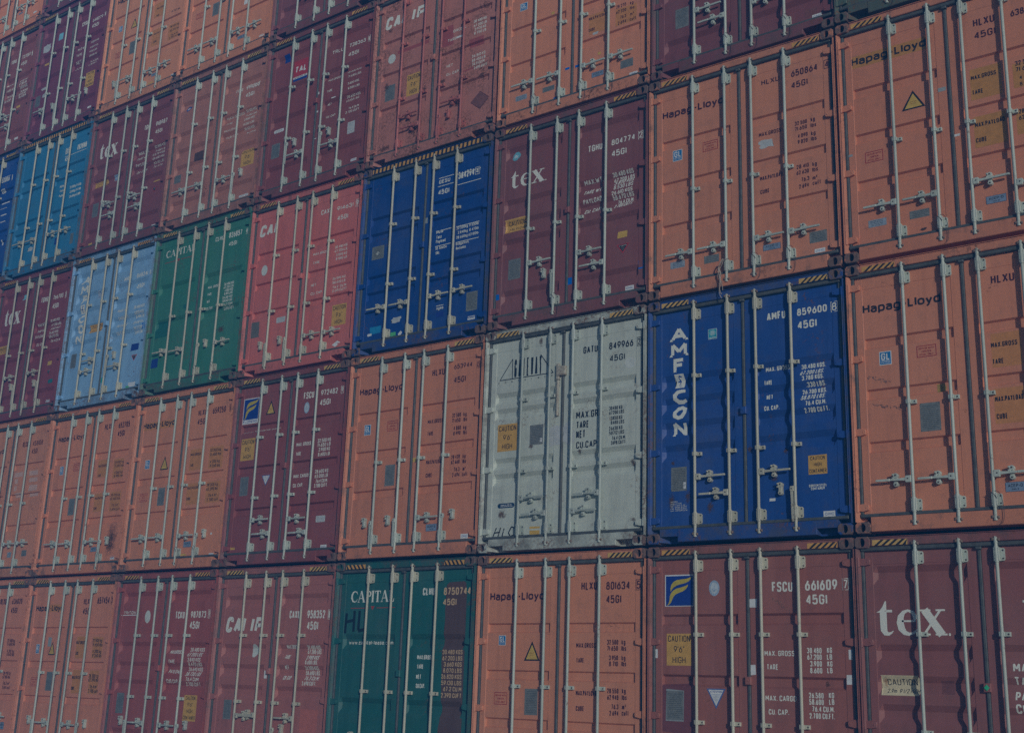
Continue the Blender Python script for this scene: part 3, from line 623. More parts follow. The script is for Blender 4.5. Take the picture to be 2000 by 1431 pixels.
  ('t:w:b','45G1',1.446,2.205,1.651,2.28),('ln','',1.448,2.487,1.737,2.434),('ln','',1.792,2.485,2.213,2.398),('ln','',1.436,2.362,1.732,2.308),
  ('ln','',1.802,2.322,2.222,2.237),('t:w:b','MGW',1.451,1.612,1.579,1.654),('t:w:b','Tare',1.456,1.534,1.552,1.586),
  ('t:w:b','Payload',1.453,1.471,1.627,1.518),('t:w:b','GE SeaCo',1.452,1.372,1.652,1.414),('t:w:b','SRL.',1.457,1.302,1.539,1.345),
  ('t:w','32 500kg 71 650lb',1.82,1.6,2.212,1.642),('t:w','3 840kg  8 470lb',1.847,1.531,2.215,1.573),
  ('t:w','28 660kg 63 180lb',1.823,1.461,2.214,1.503),('t:w','Bridgetown,',1.822,1.364,2.056,1.406),('t:w','Barbados',1.826,1.3,2.003,1.342),
  ('ln','',1.447,1.675,1.737,1.627),('ln','',1.815,1.682,2.226,1.608),('ln','',1.443,1.447,1.739,1.4),('ln','',1.818,1.444,2.227,1.373),
  ('plate','',.219,1.451,.458,1.655),('circ','',.303,1.519,.363,1.568),('plate','',2.054,.365,2.247,.635),('cimc','',2.094,.236,2.22,.288),
  ('ln','',1.52,.537,1.648,.527),('t:w:b','Agmb',1.524,.474,1.649,.516),('r:bd','',1.524,.364,1.652,.441),('torn','',.676,.4,.884,.5),
  ('r:bt2','',.279,.307,.489,.416),('r:w','',.238,.284,.316,.321),('r:gr','',.691,.219,.792,.273),('dia2','',.83,.195,.913,.277),
  ('r:g1','',1.214,1.816,1.276,1.901),('latch','',1.131,1.447,1.258,1.532),('hub1L',.44,.666),('hub2L',.866,.666),('hub3R',1.585,.676),
  ('hub4R',2.008,.689),],
 (5,1): [
  ('t:m:h','Hapag-Lloyd',.162,2.337,.984,2.423),('t:m','HLXU',1.51,2.447,1.732,2.541),('t:m','653944',1.893,2.498,2.204,2.563),
  ('ck:m','0',2.281,2.464,2.336,2.55),('t:m','45G1',1.897,2.303,2.104,2.387),('gl','',.298,1.742,.42,1.892),('stamp','',.736,1.762,.924,1.898),
  ('plate','',.743,.992,.922,1.284),('tag','',.938,1.381,.992,1.472),('acep','',1.531,.334,1.72,.429),('cimc','',2.134,.211,2.254,.271),
  ('t:m','MAX.GROSS',1.473,1.788,1.742,1.843),('t:m','32 500',1.898,1.83,2.046,1.886),('t:m','kg',2.09,1.828,2.145,1.883),
  ('t:m','71 650',1.898,1.76,2.043,1.816),('t:m','lbs',2.094,1.759,2.153,1.815),('t:m','TARE',1.477,1.622,1.579,1.678),
  ('t:m','4 080',1.931,1.653,2.056,1.709),('t:m','kg',2.096,1.65,2.148,1.705),('t:m','8 990',1.931,1.584,2.053,1.639),
  ('t:m','lbs',2.1,1.582,2.158,1.637),('t:m','MAX.PAYLOAD',1.481,1.232,1.754,1.288),('t:m','28 420',1.914,1.265,2.06,1.321),
  ('t:m','kg',2.107,1.264,2.158,1.319),('t:m','62 660',1.914,1.198,2.058,1.254),('t:m','lbs',2.11,1.196,2.166,1.252),
  ('t:m','76.3',1.968,1.098,2.063,1.154),('t:m','m3',2.116,1.096,2.163,1.151),('t:m','CUBE',1.484,1.055,1.593,1.11),
  ('t:m','2 694',1.942,1.025,2.068,1.081),('t:m','cuft',2.109,1.025,2.199,1.08),('r:y','',1.239,1.284,1.305,1.34),('hang1',.465,.502),
  ('hang2',.88,.514),('hub3R',1.611,.516),('hang4',2.015,.534),],
 (5,0): [
  ('capital','',.263,2.359,1.056,2.511),('capline','',.264,2.264,1.073,2.304),('hl','',.18,1.954,.548,2.249),
  ('t:w:b','www.capital-lease.com',.243,1.806,1.044,1.858),('t:w:b','CLHU',1.543,2.431,1.747,2.528),('repaint','',1.931,.72,2.28,2.596),
  ('t:be:b','8750744',1.898,2.427,2.343,2.522),('t:be:b','45G1',1.891,2.297,2.114,2.382),('t:be','30.480 KGS',1.922,1.69,2.248,1.746),
  ('t:be','67.200 LBS',1.927,1.614,2.248,1.67),('t:be','3.660 KGS',1.953,1.539,2.242,1.596),('t:be','8.070 LBS',1.947,1.464,2.246,1.52),
  ('t:be','26.820 KGS',1.92,1.39,2.246,1.446),('t:be','59.130 LBS',1.925,1.314,2.249,1.37),('t:be','67.2 CU.M',1.961,1.24,2.253,1.296),
  ('t:be','2.390 CUFT',1.928,1.163,2.257,1.219),('t:w:b','MAX.GROSS',1.503,1.622,1.763,1.678),('t:w:b','TARE',1.509,1.506,1.614,1.562),
  ('t:w:b','NET',1.502,1.38,1.586,1.436),('t:w:b','CU.CAP.',1.506,1.267,1.654,1.323),('latch','',1.171,1.386,1.296,1.496),],
 (4,3): [
  ('tal','',.604,2.032,.931,2.402),('r:bd','',.335,2.468,.467,2.606),('t:w','TRLU',1.49,2.262,1.737,2.322),('t:w','738363',1.867,2.27,2.22,2.334),
  ('ck:w','4',2.275,2.242,2.323,2.35),('t:w','45G1',1.857,2.111,2.087,2.179),('t:w','MAX.GROSS',1.451,1.789,1.735,1.826),
  ('t:w','32.500 KGS.',1.87,1.814,2.172,1.852),('t:w','71.650 LBS.',1.892,1.733,2.18,1.77),('t:w','3.880 KGS.',1.89,1.61,2.144,1.648),
  ('t:w','8.550 LBS.',1.903,1.525,2.165,1.563),('t:w','TARE',1.432,1.604,1.553,1.642),('t:w:i','NET',1.435,1.384,1.518,1.422),
  ('t:w:i','28.620 KGS',1.859,1.394,2.15,1.432),('t:w','63.100 LBS.',1.851,1.329,2.142,1.367),('t:w:i','CU. CAP.',1.459,1.146,1.671,1.184),
  ('t:w','76.4 CU.M.',1.951,1.167,2.178,1.205),('t:w:i','2.700 CUFT',1.887,1.105,2.176,1.143),('plateW','',1.956,.743,2.111,.942),
  ('pillw','',.251,1.195,.489,1.251),('plate','',.23,.745,.427,1.003),('cimc','',2.079,.25,2.203,.294),('r:w','',1.541,1.472,1.639,1.489),
  ('r:w','',1.203,.846,1.274,.861),('r:w','',1.221,1.632,1.261,1.673),('r:w','',1.197,1.309,1.267,1.34),('latch','',1.151,1.47,1.244,1.557),
  ('hang1',.748,.906),('hub2L',.848,.677),('hang3',1.536,.889),('hub4L',1.644,.662),],
 (4,2): [
  ('cai','',.149,2.325,.502,2.528),('circ','',.276,1.65,.415,1.828),('t:w','CAXU',1.545,2.418,1.782,2.498),('t:w','914631',1.887,2.415,2.232,2.481),
  ('ck:w','9',2.288,2.395,2.345,2.508),('t:w','45G1',1.904,2.249,2.133,2.325),('t:w','MAX GROSS',1.438,1.769,1.783,1.809),
  ('t:w','TARE',1.448,1.627,1.59,1.667),('t:w','30 480 KG',1.905,1.794,2.162,1.835),('t:w','67 200 LB',1.906,1.732,2.165,1.772),
  ('t:w','3 890 KG',1.94,1.665,2.166,1.705),('t:w','8 580 LB',1.941,1.602,2.172,1.642),('t:w','NET',1.445,1.267,1.556,1.308),
  ('t:w','CU. CAP.',1.452,1.13,1.711,1.171),('t:w','26 590 KG',1.901,1.29,2.17,1.33),('t:w','58 620 LB',1.908,1.228,2.173,1.268),
  ('t:w','76.2  CU.M',1.915,1.154,2.197,1.195),('t:w','2 691 CU.FT',1.915,1.095,2.213,1.136),('cau1','',1.944,.557,2.239,.884),
  ('plateW','',.729,.8,.929,.889),('r:g2','',.157,.646,.35,.891),('dia2','',1.991,.226,2.167,.318),('hang1',.428,.471),('hang2',.861,.5),
  ('hub3R',1.607,.48),('hub4R',2.054,.471),('latch','',1.173,1.426,1.246,1.528),],
 (4,1): [
  ('flagw','',.162,2.172,.513,2.576),('t:w:b','www.florens.com',.181,2.032,1.01,2.059),('tri','',.681,2.274,.888,2.489),
  ('oval','',1.512,2.202,1.623,2.373),('t:w','FSCU',1.487,2.424,1.701,2.526),('t:w','972482',1.849,2.436,2.188,2.519),
  ('ck:w','9',2.258,2.42,2.307,2.529),('t:w','45G1',1.838,2.286,2.054,2.377),('cau1','',.187,1.601,.494,1.941),('plate','',.24,1.06,.425,1.348),
  ('t:w','MAX. GROSS',1.411,1.716,1.716,1.77),('t:w','32.500 KG',1.851,1.733,2.119,1.787),('t:w','71.650 LB',1.85,1.668,2.12,1.722),
  ('t:w','3.900 KG',1.884,1.6,2.114,1.654),('t:w','8.600 LB',1.878,1.528,2.116,1.582),('t:w','TARE',1.414,1.577,1.522,1.631),
  ('t:w','MAX. CARGO',1.403,1.244,1.711,1.298),('t:w','28.600 KG',1.844,1.281,2.112,1.335),('t:w','63.050 LB',1.846,1.212,2.109,1.267),
  ('t:w','CU. CAP.',1.405,1.109,1.614,1.164),('t:w','76.4 CU.M.',1.872,1.14,2.114,1.194),('t:w','2.700 CU.FT.',1.847,1.074,2.116,1.129),
  ('attw','',.712,1.179,.903,1.339),('plateW','',1.933,.571,2.119,.663),('cimc','',2.071,.186,2.192,.246),('r:y','',2.342,.336,2.389,.37),
  ('r:y','',.163,.253,.254,.288),('hub1R',.797,.668),('hub2L',.852,.456),('hub3R',1.571,.643),('hub4L',1.626,.436),
  ('latch','',1.126,1.399,1.252,1.494),],
 (4,0): [
  ('cai','',.191,1.968,.569,2.197),('caip','',.733,1.967,.979,2.184),('circ','',.791,1.619,.919,1.807),('t:w','CAXU',1.535,2.161,1.744,2.269),
  ('t:w','958352',1.892,2.157,2.24,2.268),('ck:w','0',2.302,2.145,2.347,2.27),('t:w','45G1',1.897,2.001,2.118,2.115),
  ('t:w','MAX GROSS',1.513,1.742,1.74,1.798),('t:w','30.480 KGS.',1.914,1.736,2.189,1.792),('t:w','67.200 LBS.',1.92,1.675,2.196,1.731),
  ('t:w:i','TARE',1.498,1.604,1.602,1.66),('t:w:i','3.900 KGS',1.929,1.599,2.174,1.655),('t:w','8.600 LBS.',1.918,1.535,2.163,1.591),
  ('t:w:i','NET',1.502,1.463,1.579,1.519),('t:w','26.580 KGS.',1.906,1.459,2.183,1.515),('t:w','58.600 LBS.',1.914,1.392,2.195,1.449),
  ('t:w:i','CU. CAP.',1.498,1.322,1.66,1.378),('t:w:i','76.3 CU.M.',1.921,1.322,2.203,1.378),('t:w','2.690 CUFT.',1.884,1.253,2.16,1.309),
  ('plate','',.309,.751,.475,1.021),('r:w','',1.114,1.333,1.168,1.44),('r:lr','',1.909,.642,2.238,.932),('hub1R',.837,.811),('hub4L',1.641,.809),
  ('hang3',1.55,.661),('latch','',1.176,1.369,1.28,1.494),],
 (3,4): [
  ('plate','',.758,1.097,.931,1.351),('stamp','',.306,1.183,.491,1.287),('r:w','',1.62,1.042,1.715,1.131),('acep','',1.532,.377,1.724,.441),
  ('r:w','',2.111,.245,2.236,.284),('hub1L',.53,.545),('hub2L',.899,.548),('hub3R',1.618,.533),('hub4R',2.049,.526),],
 (3,3): [
  ('t:w','TTNU',1.639,2.24,1.816,2.318),('t:w','991068',1.903,2.231,2.236,2.327),('t:w','45G1',1.905,2.091,2.119,2.166),
  ('roundb','',.293,2.264,.429,2.37),('t:w','MAX GROSS',1.441,1.805,1.881,1.843),('t:w:i','TARE',1.449,1.687,1.617,1.725),
  ('t:w','PAYLOAD',1.434,1.559,1.741,1.597),('t:w','CUB CAP.',1.461,1.443,1.775,1.48),('t:w','32.500 KGS',1.932,1.818,2.186,1.856),
  ('t:w','71.650 LBS',1.927,1.735,2.191,1.773),('t:w:i','3.880 KGS',1.921,1.65,2.183,1.688),('t:w:i','8.550 LBS',1.916,1.564,2.182,1.602),
  ('t:w','28.620 KGS',1.927,1.487,2.172,1.524),('t:w','76.4 CU.M',1.988,1.398,2.203,1.436),('cau1','',1.943,.793,2.267,1.108),
  ('r:dk','',.67,1.215,.93,1.38),('plate','',.188,.902,.367,1.057),('pillw','',1.987,.234,2.22,.273),('hub1L',.407,.695),('hub2L',.872,.702),
  ('hub3R',1.547,.664),('hang4',2.077,.688),],
 (3,2): [
  ('capital','',.239,2.434,1.023,2.559),('capline','',.223,2.323,.965,2.363),('t:w','CLHU',1.53,2.479,1.736,2.558),
  ('t:w','826857',1.869,2.474,2.188,2.57),('ck:w','9',2.281,2.461,2.327,2.557),('t:w','45G1',1.88,2.329,2.082,2.401),
  ('t:w','MAX. GROSS',1.463,1.662,1.737,1.706),('t:w','TARE',1.465,1.541,1.565,1.586),('t:w','NET',1.468,1.416,1.542,1.461),
  ('t:w','CU. CAP.',1.47,1.293,1.634,1.338),('t:w','30.480 KGS',1.866,1.647,2.102,1.692),('t:w','67.200 LBS',1.863,1.592,2.104,1.636),
  ('t:w','4.000 KGS',1.891,1.536,2.096,1.581),('t:w','8.810 LBS',1.889,1.48,2.094,1.525),('t:w','26.310 KGS',1.857,1.417,2.097,1.462),
  ('t:w','58.010 LBS',1.866,1.359,2.099,1.404),('t:w','76.2 CUM',1.884,1.294,2.108,1.338),('t:w','2.690 CUFT',1.877,1.236,2.116,1.281),
  ('r:dg','',.179,.993,.526,1.281),('r:dg','',.858,1.42,1.013,1.496),('r:bd','',.149,.474,.328,.632),('rust','',1.777,.841,2.009,.979),
  ('hub1L',.411,.713),('hub2L',.889,.683),('hang3',1.569,.711),('hub4R',2.015,.677),],
 (3,1): [
  ('patch2','',.117,2.325,.958,2.454),('t:k:h','Hapag-Lloyd',.145,2.362,.96,2.443),('t:m','HLXU',1.534,2.441,1.734,2.532),
  ('t:m','45G1',1.533,2.287,1.747,2.384),('t:m','659250',1.887,2.431,2.198,2.532),('ck:m','5',2.288,2.434,2.324,2.54),
  ('tri','',.703,1.625,.905,1.847),('gl','',.296,1.673,.418,1.819),('plate','',.721,1.042,.894,1.33),('stamp','',.258,1.135,.443,1.264),
  ('patch2','',1.436,1.555,1.713,1.893),('patch2','',1.904,1.547,2.234,1.896),('patch2','',1.444,1.01,1.75,1.345),
  ('patch2','',1.909,1.01,2.239,1.338),('t:k','MAX.GROSS',1.445,1.789,1.706,1.835),('t:k','TARE',1.451,1.616,1.545,1.663),
  ('t:k','MAX.PAYLOAD',1.452,1.252,1.736,1.298),('t:k','CUBE',1.454,1.082,1.55,1.128),('t:k','32 500 kg',1.915,1.819,2.17,1.865),
  ('t:k','71 650 lbs',1.919,1.749,2.183,1.796),('t:k','4 200 kg',1.943,1.636,2.169,1.682),('t:k','9 260 lbs',1.947,1.566,2.185,1.613),
  ('t:k','28 300 kg',1.915,1.269,2.177,1.316),('t:k','62 390 lbs',1.919,1.203,2.183,1.25),('t:k','76.4 m3',1.977,1.103,2.171,1.15),
  ('t:k','2 700 cuft',1.951,1.035,2.223,1.082),('acep','',1.495,.341,1.682,.432),('r:w','',2.112,.511,2.155,.542),('r:y','',1.447,.212,1.583,.241),
  ('cimc','',2.13,.185,2.238,.226),('hub1L',.44,.521),('hub2L',.883,.522),('hub3R',1.557,.518),('hang4',2.009,.531),],
 (3,0): [
  ('t:w:b','TRITON',.185,2.26,.486,2.305),('r:w','',.133,2.238,.506,2.25),('circ','',.732,2.117,.871,2.314),('t:w','TCKU',1.481,2.178,1.699,2.288),
  ('t:w','987873',1.846,2.186,2.198,2.287),('ck:w','9',2.249,2.182,2.299,2.303),('t:w','45G1',1.841,2.024,2.064,2.137),
  ('t:w:i','MAXGROSS',1.423,1.655,1.707,1.711),('t:w','TARE',1.424,1.514,1.572,1.57),('t:w:i','PAYLOAD',1.425,1.368,1.702,1.424),
  ('t:w','CUB.CAP.',1.418,1.225,1.701,1.281),('t:w','30.480 KGS',1.879,1.692,2.206,1.748),('t:w:i','67.200 LBS',1.855,1.62,2.193,1.676),
  ('t:w','3.840 KGS',1.873,1.546,2.169,1.602),('t:w:i','8.470 LBS',1.883,1.478,2.192,1.534),('t:w','26.640 KGS',1.88,1.406,2.205,1.462),
  ('t:w:i','58.730 LBS',1.853,1.336,2.192,1.392),('t:w','76.4 CUM',1.873,1.262,2.169,1.318),('t:w:i','2.700 CUFT',1.861,1.192,2.191,1.248),
  ('cau4','',1.885,.69,2.18,1.061),('plate','',.247,.746,.431,1.053),('latch','',1.117,1.382,1.222,1.498),('hang1',.404,.642),('hub2L',.858,.625),
  ('hub3R',1.573,.613),('hang4',1.974,.629),],
 (2,4): [
  ('t:k:h','Hapag-Lloyd',.185,2.37,1.051,2.46),('gl','',.331,1.708,.45,1.832),('tri','',.726,1.663,.932,1.868),('plate','',.765,1.091,.946,1.359),
  ('stamp','',.329,1.144,.513,1.247),('patch2','',1.433,1.645,1.727,1.956),('patch2','',1.443,1.042,1.729,1.383),
  ('patch2','',1.944,1.017,2.247,1.332),('t:k','MAX.GROSS',1.498,1.816,1.747,1.854),('t:k','TARE',1.5,1.662,1.598,1.7),
  ('t:k','MAX.PAYLOAD',1.504,1.274,1.782,1.312),('t:k','CUBE',1.508,1.107,1.61,1.145),('t:k','8 760 lbs',1.975,1.599,2.217,1.637),
  ('t:k','28 300 kg',1.985,1.27,2.246,1.307),('t:k','62 390 lbs',1.987,1.188,2.248,1.226),('t:k','76.4 m3',2.031,1.084,2.247,1.122),
  ('t:k','2 700 cuft',1.986,1.034,2.256,1.072),('acep','',1.579,.383,1.739,.446),('r:w','',1.272,1.63,1.314,1.726),('cimc','',2.181,.229,2.295,.252),
  ('r:y','',1.508,.245,1.659,.285),('hang1',.533,.557),('hub2L',.955,.545),('hub3R',1.699,.503),('hub4R',2.072,.521),],
 (2,3): [
  ('tex','',.25,1.953,.806,2.183),('gl','',.795,1.409,.931,1.514),('cauf','',.196,1.383,.614,1.488),('t:w','TGHU',1.579,2.211,1.776,2.308),
  ('t:w','918987',1.916,2.208,2.243,2.295),('t:w','45G1',1.924,2.053,2.125,2.131),('t:w','MAX.WT.',1.466,1.748,1.782,1.804),
  ('t:w:i','TARE WT.',1.454,1.628,1.788,1.684),('t:w','PAYLOAD',1.455,1.505,1.776,1.56),('t:w:i','CU. CAP.',1.473,1.369,1.777,1.424),
  ('t:w','32.500 KGS',1.935,1.775,2.252,1.816),('t:w','71.650 LBS',1.949,1.696,2.265,1.736),('t:w:i','3.870 KGS',1.926,1.61,2.269,1.65),
  ('t:w','28.630 KGS',1.94,1.533,2.271,1.573),('t:w','63.110 LBS',1.946,1.459,2.268,1.5),('t:w:i','76.4 CU.M',1.949,1.384,2.27,1.424),
  ('r:y','',2.039,1.075,2.207,1.115),('attb','',2.019,.878,2.178,.97),('plate','',.253,.773,.432,1.051),('r:y','',.274,.226,.386,.259),
  ('cimc','',2.143,.212,2.25,.238),('hub1R',.755,.922),('hub2L',.915,.701),('hub3R',1.58,.904),('hub4L',1.693,.697),],
 (2,2): [
  ('amf','',.285,1.237,.49,2.552),('gl2','',.779,2.039,.874,2.182),('cauf','',.672,1.393,1.083,1.544),('t:w','AMFU',1.568,2.219,1.779,2.296),
  ('t:w','868241',1.928,2.223,2.239,2.302),('ck:w','0',2.3,2.222,2.343,2.301),('t:w','45G1',1.921,2.019,2.121,2.119),
  ('t:w:i','MAX WT.',1.492,1.644,1.801,1.7),('t:w','TARE WT.',1.511,1.508,1.813,1.564),('t:w:i','PAYLOAD',1.492,1.37,1.802,1.426),
  ('t:w','CU CAP.',1.52,1.233,1.765,1.289),('t:w:i','30.480 KGS',1.945,1.644,2.238,1.7),('t:w','3.850 KGS',1.979,1.542,2.234,1.598),
  ('t:w','8.490 LBS',1.999,1.473,2.236,1.529),('t:w:i','26.630 KGS',1.978,1.364,2.264,1.42),('t:w','76.2 CUM',2.003,1.257,2.257,1.314),
  ('t:w','2.692 CUFT',2.016,1.186,2.262,1.243),('r:bt','',2.246,1.227,2.326,1.353),('r:bd','',2.003,.876,2.225,.992),('attb','',2.042,.686,2.2,.795),
  ('plate','',.239,.793,.399,1.058),('r:tq','',1.244,.4,1.3,.498),('r:w','',2.045,.23,2.245,.3),('r:gr','',1.986,.219,2.077,.249),
  ('rust','',1.197,2.837,1.482,2.83),('hub2L',.804,.854),('hub4L',1.615,.649),('hang3',1.757,.861),('latch','',1.165,1.454,1.27,1.534),],
 (2,1): [
  ('t:k:h','Hapag-Lloyd',.174,2.37,.974,2.447),('t:m','HLXU',1.521,2.462,1.745,2.561),('t:m','653705',1.911,2.449,2.222,2.551),
  ('t:m','45G1',1.91,2.304,2.104,2.407),('gl','',.337,1.764,.447,1.916),('stamp','',.743,1.807,.913,1.934),('plate','',.738,1.03,.913,1.318),
  ('patch2','',1.458,1.631,1.725,1.931),('patch2','',1.9,1.586,2.173,1.914),('patch2','',1.469,1.046,1.767,1.355),
  ('patch2','',1.921,1.029,2.209,1.356),('t:m','MAX.GROSS',1.476,1.809,1.712,1.854),('t:m','TARE',1.481,1.641,1.576,1.686),
  ('t:m','MAX.PAYLOAD',1.487,1.254,1.743,1.299),('t:m','CUBE',1.48,1.083,1.572,1.127),('t:m','32 500 kg',1.915,1.834,2.173,1.879),
  ('t:m','71 650 lbs',1.923,1.774,2.185,1.818),('t:m','4 060 kg',1.945,1.661,2.172,1.705),('t:m','8 950 lbs',1.949,1.602,2.19,1.646),
  ('t:m','28 420 kg',1.913,1.28,2.174,1.324),('t:m','62 660 lbs',1.912,1.219,2.182,1.263),('t:m','76.3 m3',1.975,1.109,2.168,1.153),
  ('t:m','2 694 cuft',1.944,1.037,2.21,1.082),('acep','',1.536,.371,1.699,.45),('soot','',1.94,.312,2.198,.959),('cimc','',2.115,.223,2.225,.282),
  ('hub1L',.423,.541),('hub2L',.873,.532),('hub3R',1.606,.535),('hang4',2.043,.537),],
 (2,0): [
  ('patch2','',.586,2.321,.977,2.444),('t:k:h','Hapag-Lloyd',.191,2.341,.979,2.438),('t:m','HLXU',1.544,2.431,1.749,2.526),
  ('t:m','45G1',1.547,2.268,1.756,2.37),('t:m','657454',1.916,2.434,2.241,2.544),('ck:m','3',2.291,2.428,2.337,2.542),('tri','',.712,1.61,.902,1.834),
  ('gl','',.34,1.633,.437,1.787),('plate','',.751,1.035,.922,1.339),('stamp','',.314,1.104,.49,1.237),('r:g1','',.662,1.745,.768,1.904),
  ('patch2','',1.482,1.563,1.77,1.914),('patch2','',1.929,1.568,2.199,1.904),('patch2','',1.484,1.012,1.74,1.383),
  ('patch2','',1.94,1.014,2.192,1.379),('t:k','MAX.GROSS',1.476,1.788,1.714,1.844),('t:k','TARE',1.477,1.616,1.567,1.672),
  ('t:k','MAX.PAYLOAD',1.471,1.236,1.76,1.292),('t:k','CUBE',1.479,1.064,1.568,1.12),('t:k','32 500 kg',1.911,1.822,2.17,1.878),
  ('t:k','71 650 lbs',1.918,1.756,2.19,1.812),('t:k','4 200 kg',1.946,1.649,2.178,1.705),('t:k','9 260 lbs',1.954,1.584,2.197,1.64),
  ('t:k','28 300 kg',1.922,1.266,2.179,1.322),('t:k','62 390 lbs',1.925,1.204,2.191,1.26),('t:k','76.4 m3',1.974,1.099,2.179,1.155),
  ('t:k','2 700 cuft',1.954,1.032,2.209,1.088),('hang1',.488,.561),('hub2L',.904,.53),('hub3R',1.607,.524),('hang4',2.053,.552),],
 (1,4): [
  ('r:cy','',.701,2.2,.847,2.361),('torn','',.169,2.05,.46,2.257),('t:w','CPSU',1.504,2.263,1.699,2.353),('t:w','648079',1.863,2.248,2.203,2.32),
  ('ck:w','0',2.259,2.252,2.3,2.345),('t:w','45G1',1.86,2.114,2.089,2.196),('t:w:i','M.G.W.',1.473,1.715,1.707,1.77),
  ('t:w','TARE',1.449,1.59,1.641,1.644),('t:w:i','NET',1.458,1.426,1.636,1.482),('t:w','CUBE',1.451,1.29,1.662,1.345),
  ('t:w','32500 KG',1.904,1.765,2.158,1.803),('t:w','4100 KG',1.899,1.65,2.151,1.688),('t:w','9040 LBS.',1.897,1.557,2.157,1.595),
  ('t:w','28400 KG',1.908,1.461,2.159,1.498),('t:w','76.4 CUM',1.92,1.341,2.171,1.378),('t:w','2.700 CUFT.',1.917,1.257,2.196,1.294),
  ('cau4','',1.891,.776,2.183,1.105),('r:y','',.311,1.738,.466,1.785),('plate','',.135,.835,.327,1.078),('torn','',.288,1.165,.519,1.235),
  ('torn','',.384,.992,.491,1.083),('cimc','',2.092,.278,2.209,.322),('hub1L',.459,.665),('hang2',.898,.663),('hub3R',1.561,.65),('hang4',2.017,.681),],
 (1,3): [
  ('t:w:b','GESU',1.577,2.359,1.75,2.488),('t:w:b','702000',1.962,2.352,2.273,2.47),('t:w','45G1',1.589,2.205,1.754,2.295),
  ('ln','',1.578,2.395,2.324,2.222),('t:w:b','MGW',1.551,1.653,1.68,1.706),('t:w:b','Tare',1.56,1.56,1.687,1.612),
  ('t:w:b','Payload',1.563,1.456,1.743,1.509),('t:w','32 500kg 71 650lb',1.9,1.564,2.266,1.616),('t:w','3 840kg 8 470lb',1.912,1.465,2.275,1.518),
  ('t:w','28 660kg 63 180lb',1.921,1.365,2.288,1.418),('plate','',2.137,.38,2.236,.594),('torn','',.704,.494,.902,.589),
  ('r:bd','',1.622,.471,1.733,.601),('rust','',1.671,.593,1.748,.63),('hub1L',.408,.704),('hub2L',.858,.694),('hub3R',1.573,.699),('hub4R',2.06,.69),],
 (1,2): [
  ('tex','',.258,1.97,.789,2.218),('r:cy','',.783,2.423,.887,2.536),('t:w','TGHU',1.452,2.252,1.682,2.357),('t:w','766700',1.852,2.253,2.173,2.337),
  ('ck:w','1',2.243,2.224,2.273,2.35),('t:w','45G1',1.864,2.071,2.059,2.169),('scrawl','',1.38,1.922,1.624,2.151),
  ('t:w','MAX.WT.',1.45,1.781,1.694,1.836),('t:w:i','TARE WT.',1.421,1.662,1.703,1.718),('t:w','PAYLOAD',1.43,1.547,1.706,1.602),
  ('t:w:i','CU. CAP.',1.441,1.404,1.699,1.46),('t:w','30.480 KGS',1.859,1.809,2.159,1.859),('t:w','67.200 LBS',1.864,1.736,2.174,1.786),
  ('t:w:i','3.820 KGS',1.875,1.652,2.177,1.702),('t:w','26.610 KGS',1.873,1.571,2.17,1.622),('t:w','58.670 LBS',1.878,1.499,2.177,1.549),
  ('t:w:i','76.4 CU.M',1.897,1.415,2.196,1.465),('cauf','',.121,1.414,.555,1.56),('r:y','',1.962,.956,2.089,1.03),('attb','',1.949,.745,2.105,.872),
  ('r:te','',2.052,.605,2.198,.676),('cimc','',2.074,.242,2.198,.288),('hub1R',.788,.863),('hang2',.924,.669),('hub3R',1.517,.868),
  ('hang4',1.652,.652),],
 (1,1): [
  ('t:k:h','Hapag-Lloyd',.026,2.32,.922,2.436),('t:p','HLXU',1.519,2.376,1.692,2.485),('t:p','458108',1.843,2.375,2.167,2.47),
  ('t:p','45G1',1.845,2.226,2.03,2.326),('r:sm','',1.395,1.828,1.665,1.914),('r:sm','',1.425,1.707,1.529,1.794),('r:sm','',1.428,1.576,1.519,1.664),
  ('r:sm','',1.475,1.454,1.675,1.535),('r:sm','',1.863,1.827,2.136,1.911),('r:sm','',1.88,1.708,2.155,1.781),('r:sm','',1.908,1.542,2.165,1.651),
  ('r:sm','',1.943,1.446,2.201,1.498),('plate','',1.961,.374,2.116,.481),('plateL','',1.512,.368,1.64,.466),('hub3R',1.593,.604),('hub4R',2.02,.607),],
 (1,0): [
  ('t:m','HLXU',1.498,2.464,1.695,2.573),('t:m','636020',1.872,2.469,2.189,2.564),('t:m','45G1',1.871,2.313,2.067,2.411),
  ('t:m','32 500 kg',1.889,1.815,2.125,1.871),('t:m','71 650 lbs',1.892,1.756,2.139,1.812),('t:m','4 010 kg',1.922,1.638,2.145,1.694),
  ('t:m','8 840 lbs',1.929,1.582,2.159,1.638),('t:m','28 490 kg',1.897,1.268,2.13,1.324),('t:m','62 810 lbs',1.896,1.206,2.134,1.262),
  ('t:m','76.3 m3',1.938,1.101,2.134,1.157),('t:m','2 694 cuft',1.93,1.029,2.171,1.085),('acep','',2.019,.368,2.135,.488),('hub4R',2.062,.58),],
 (0,5): [
  ('acep','',1.421,.467,1.595,.502),('r:w','',2.019,.303,2.145,.341),('hub3R',1.554,.599),('hub4R',1.874,.593),],
 (0,4): [
  ('t:w','TGHU',1.42,2.184,1.618,2.276),('t:w','737087',1.822,2.198,2.149,2.278),('ck:w','0',2.189,2.168,2.218,2.286),
  ('t:w','45G1',1.822,2.037,2.035,2.119),('t:w:i','MAX.WT.',1.36,1.666,1.638,1.723),('t:w','TARE WT.',1.398,1.522,1.712,1.578),
  ('t:w:i','PAYLOAD',1.392,1.402,1.681,1.458),('t:w','CU. CAP.',1.378,1.287,1.631,1.343),('t:w','30.480 KGS',1.863,1.638,2.147,1.694),
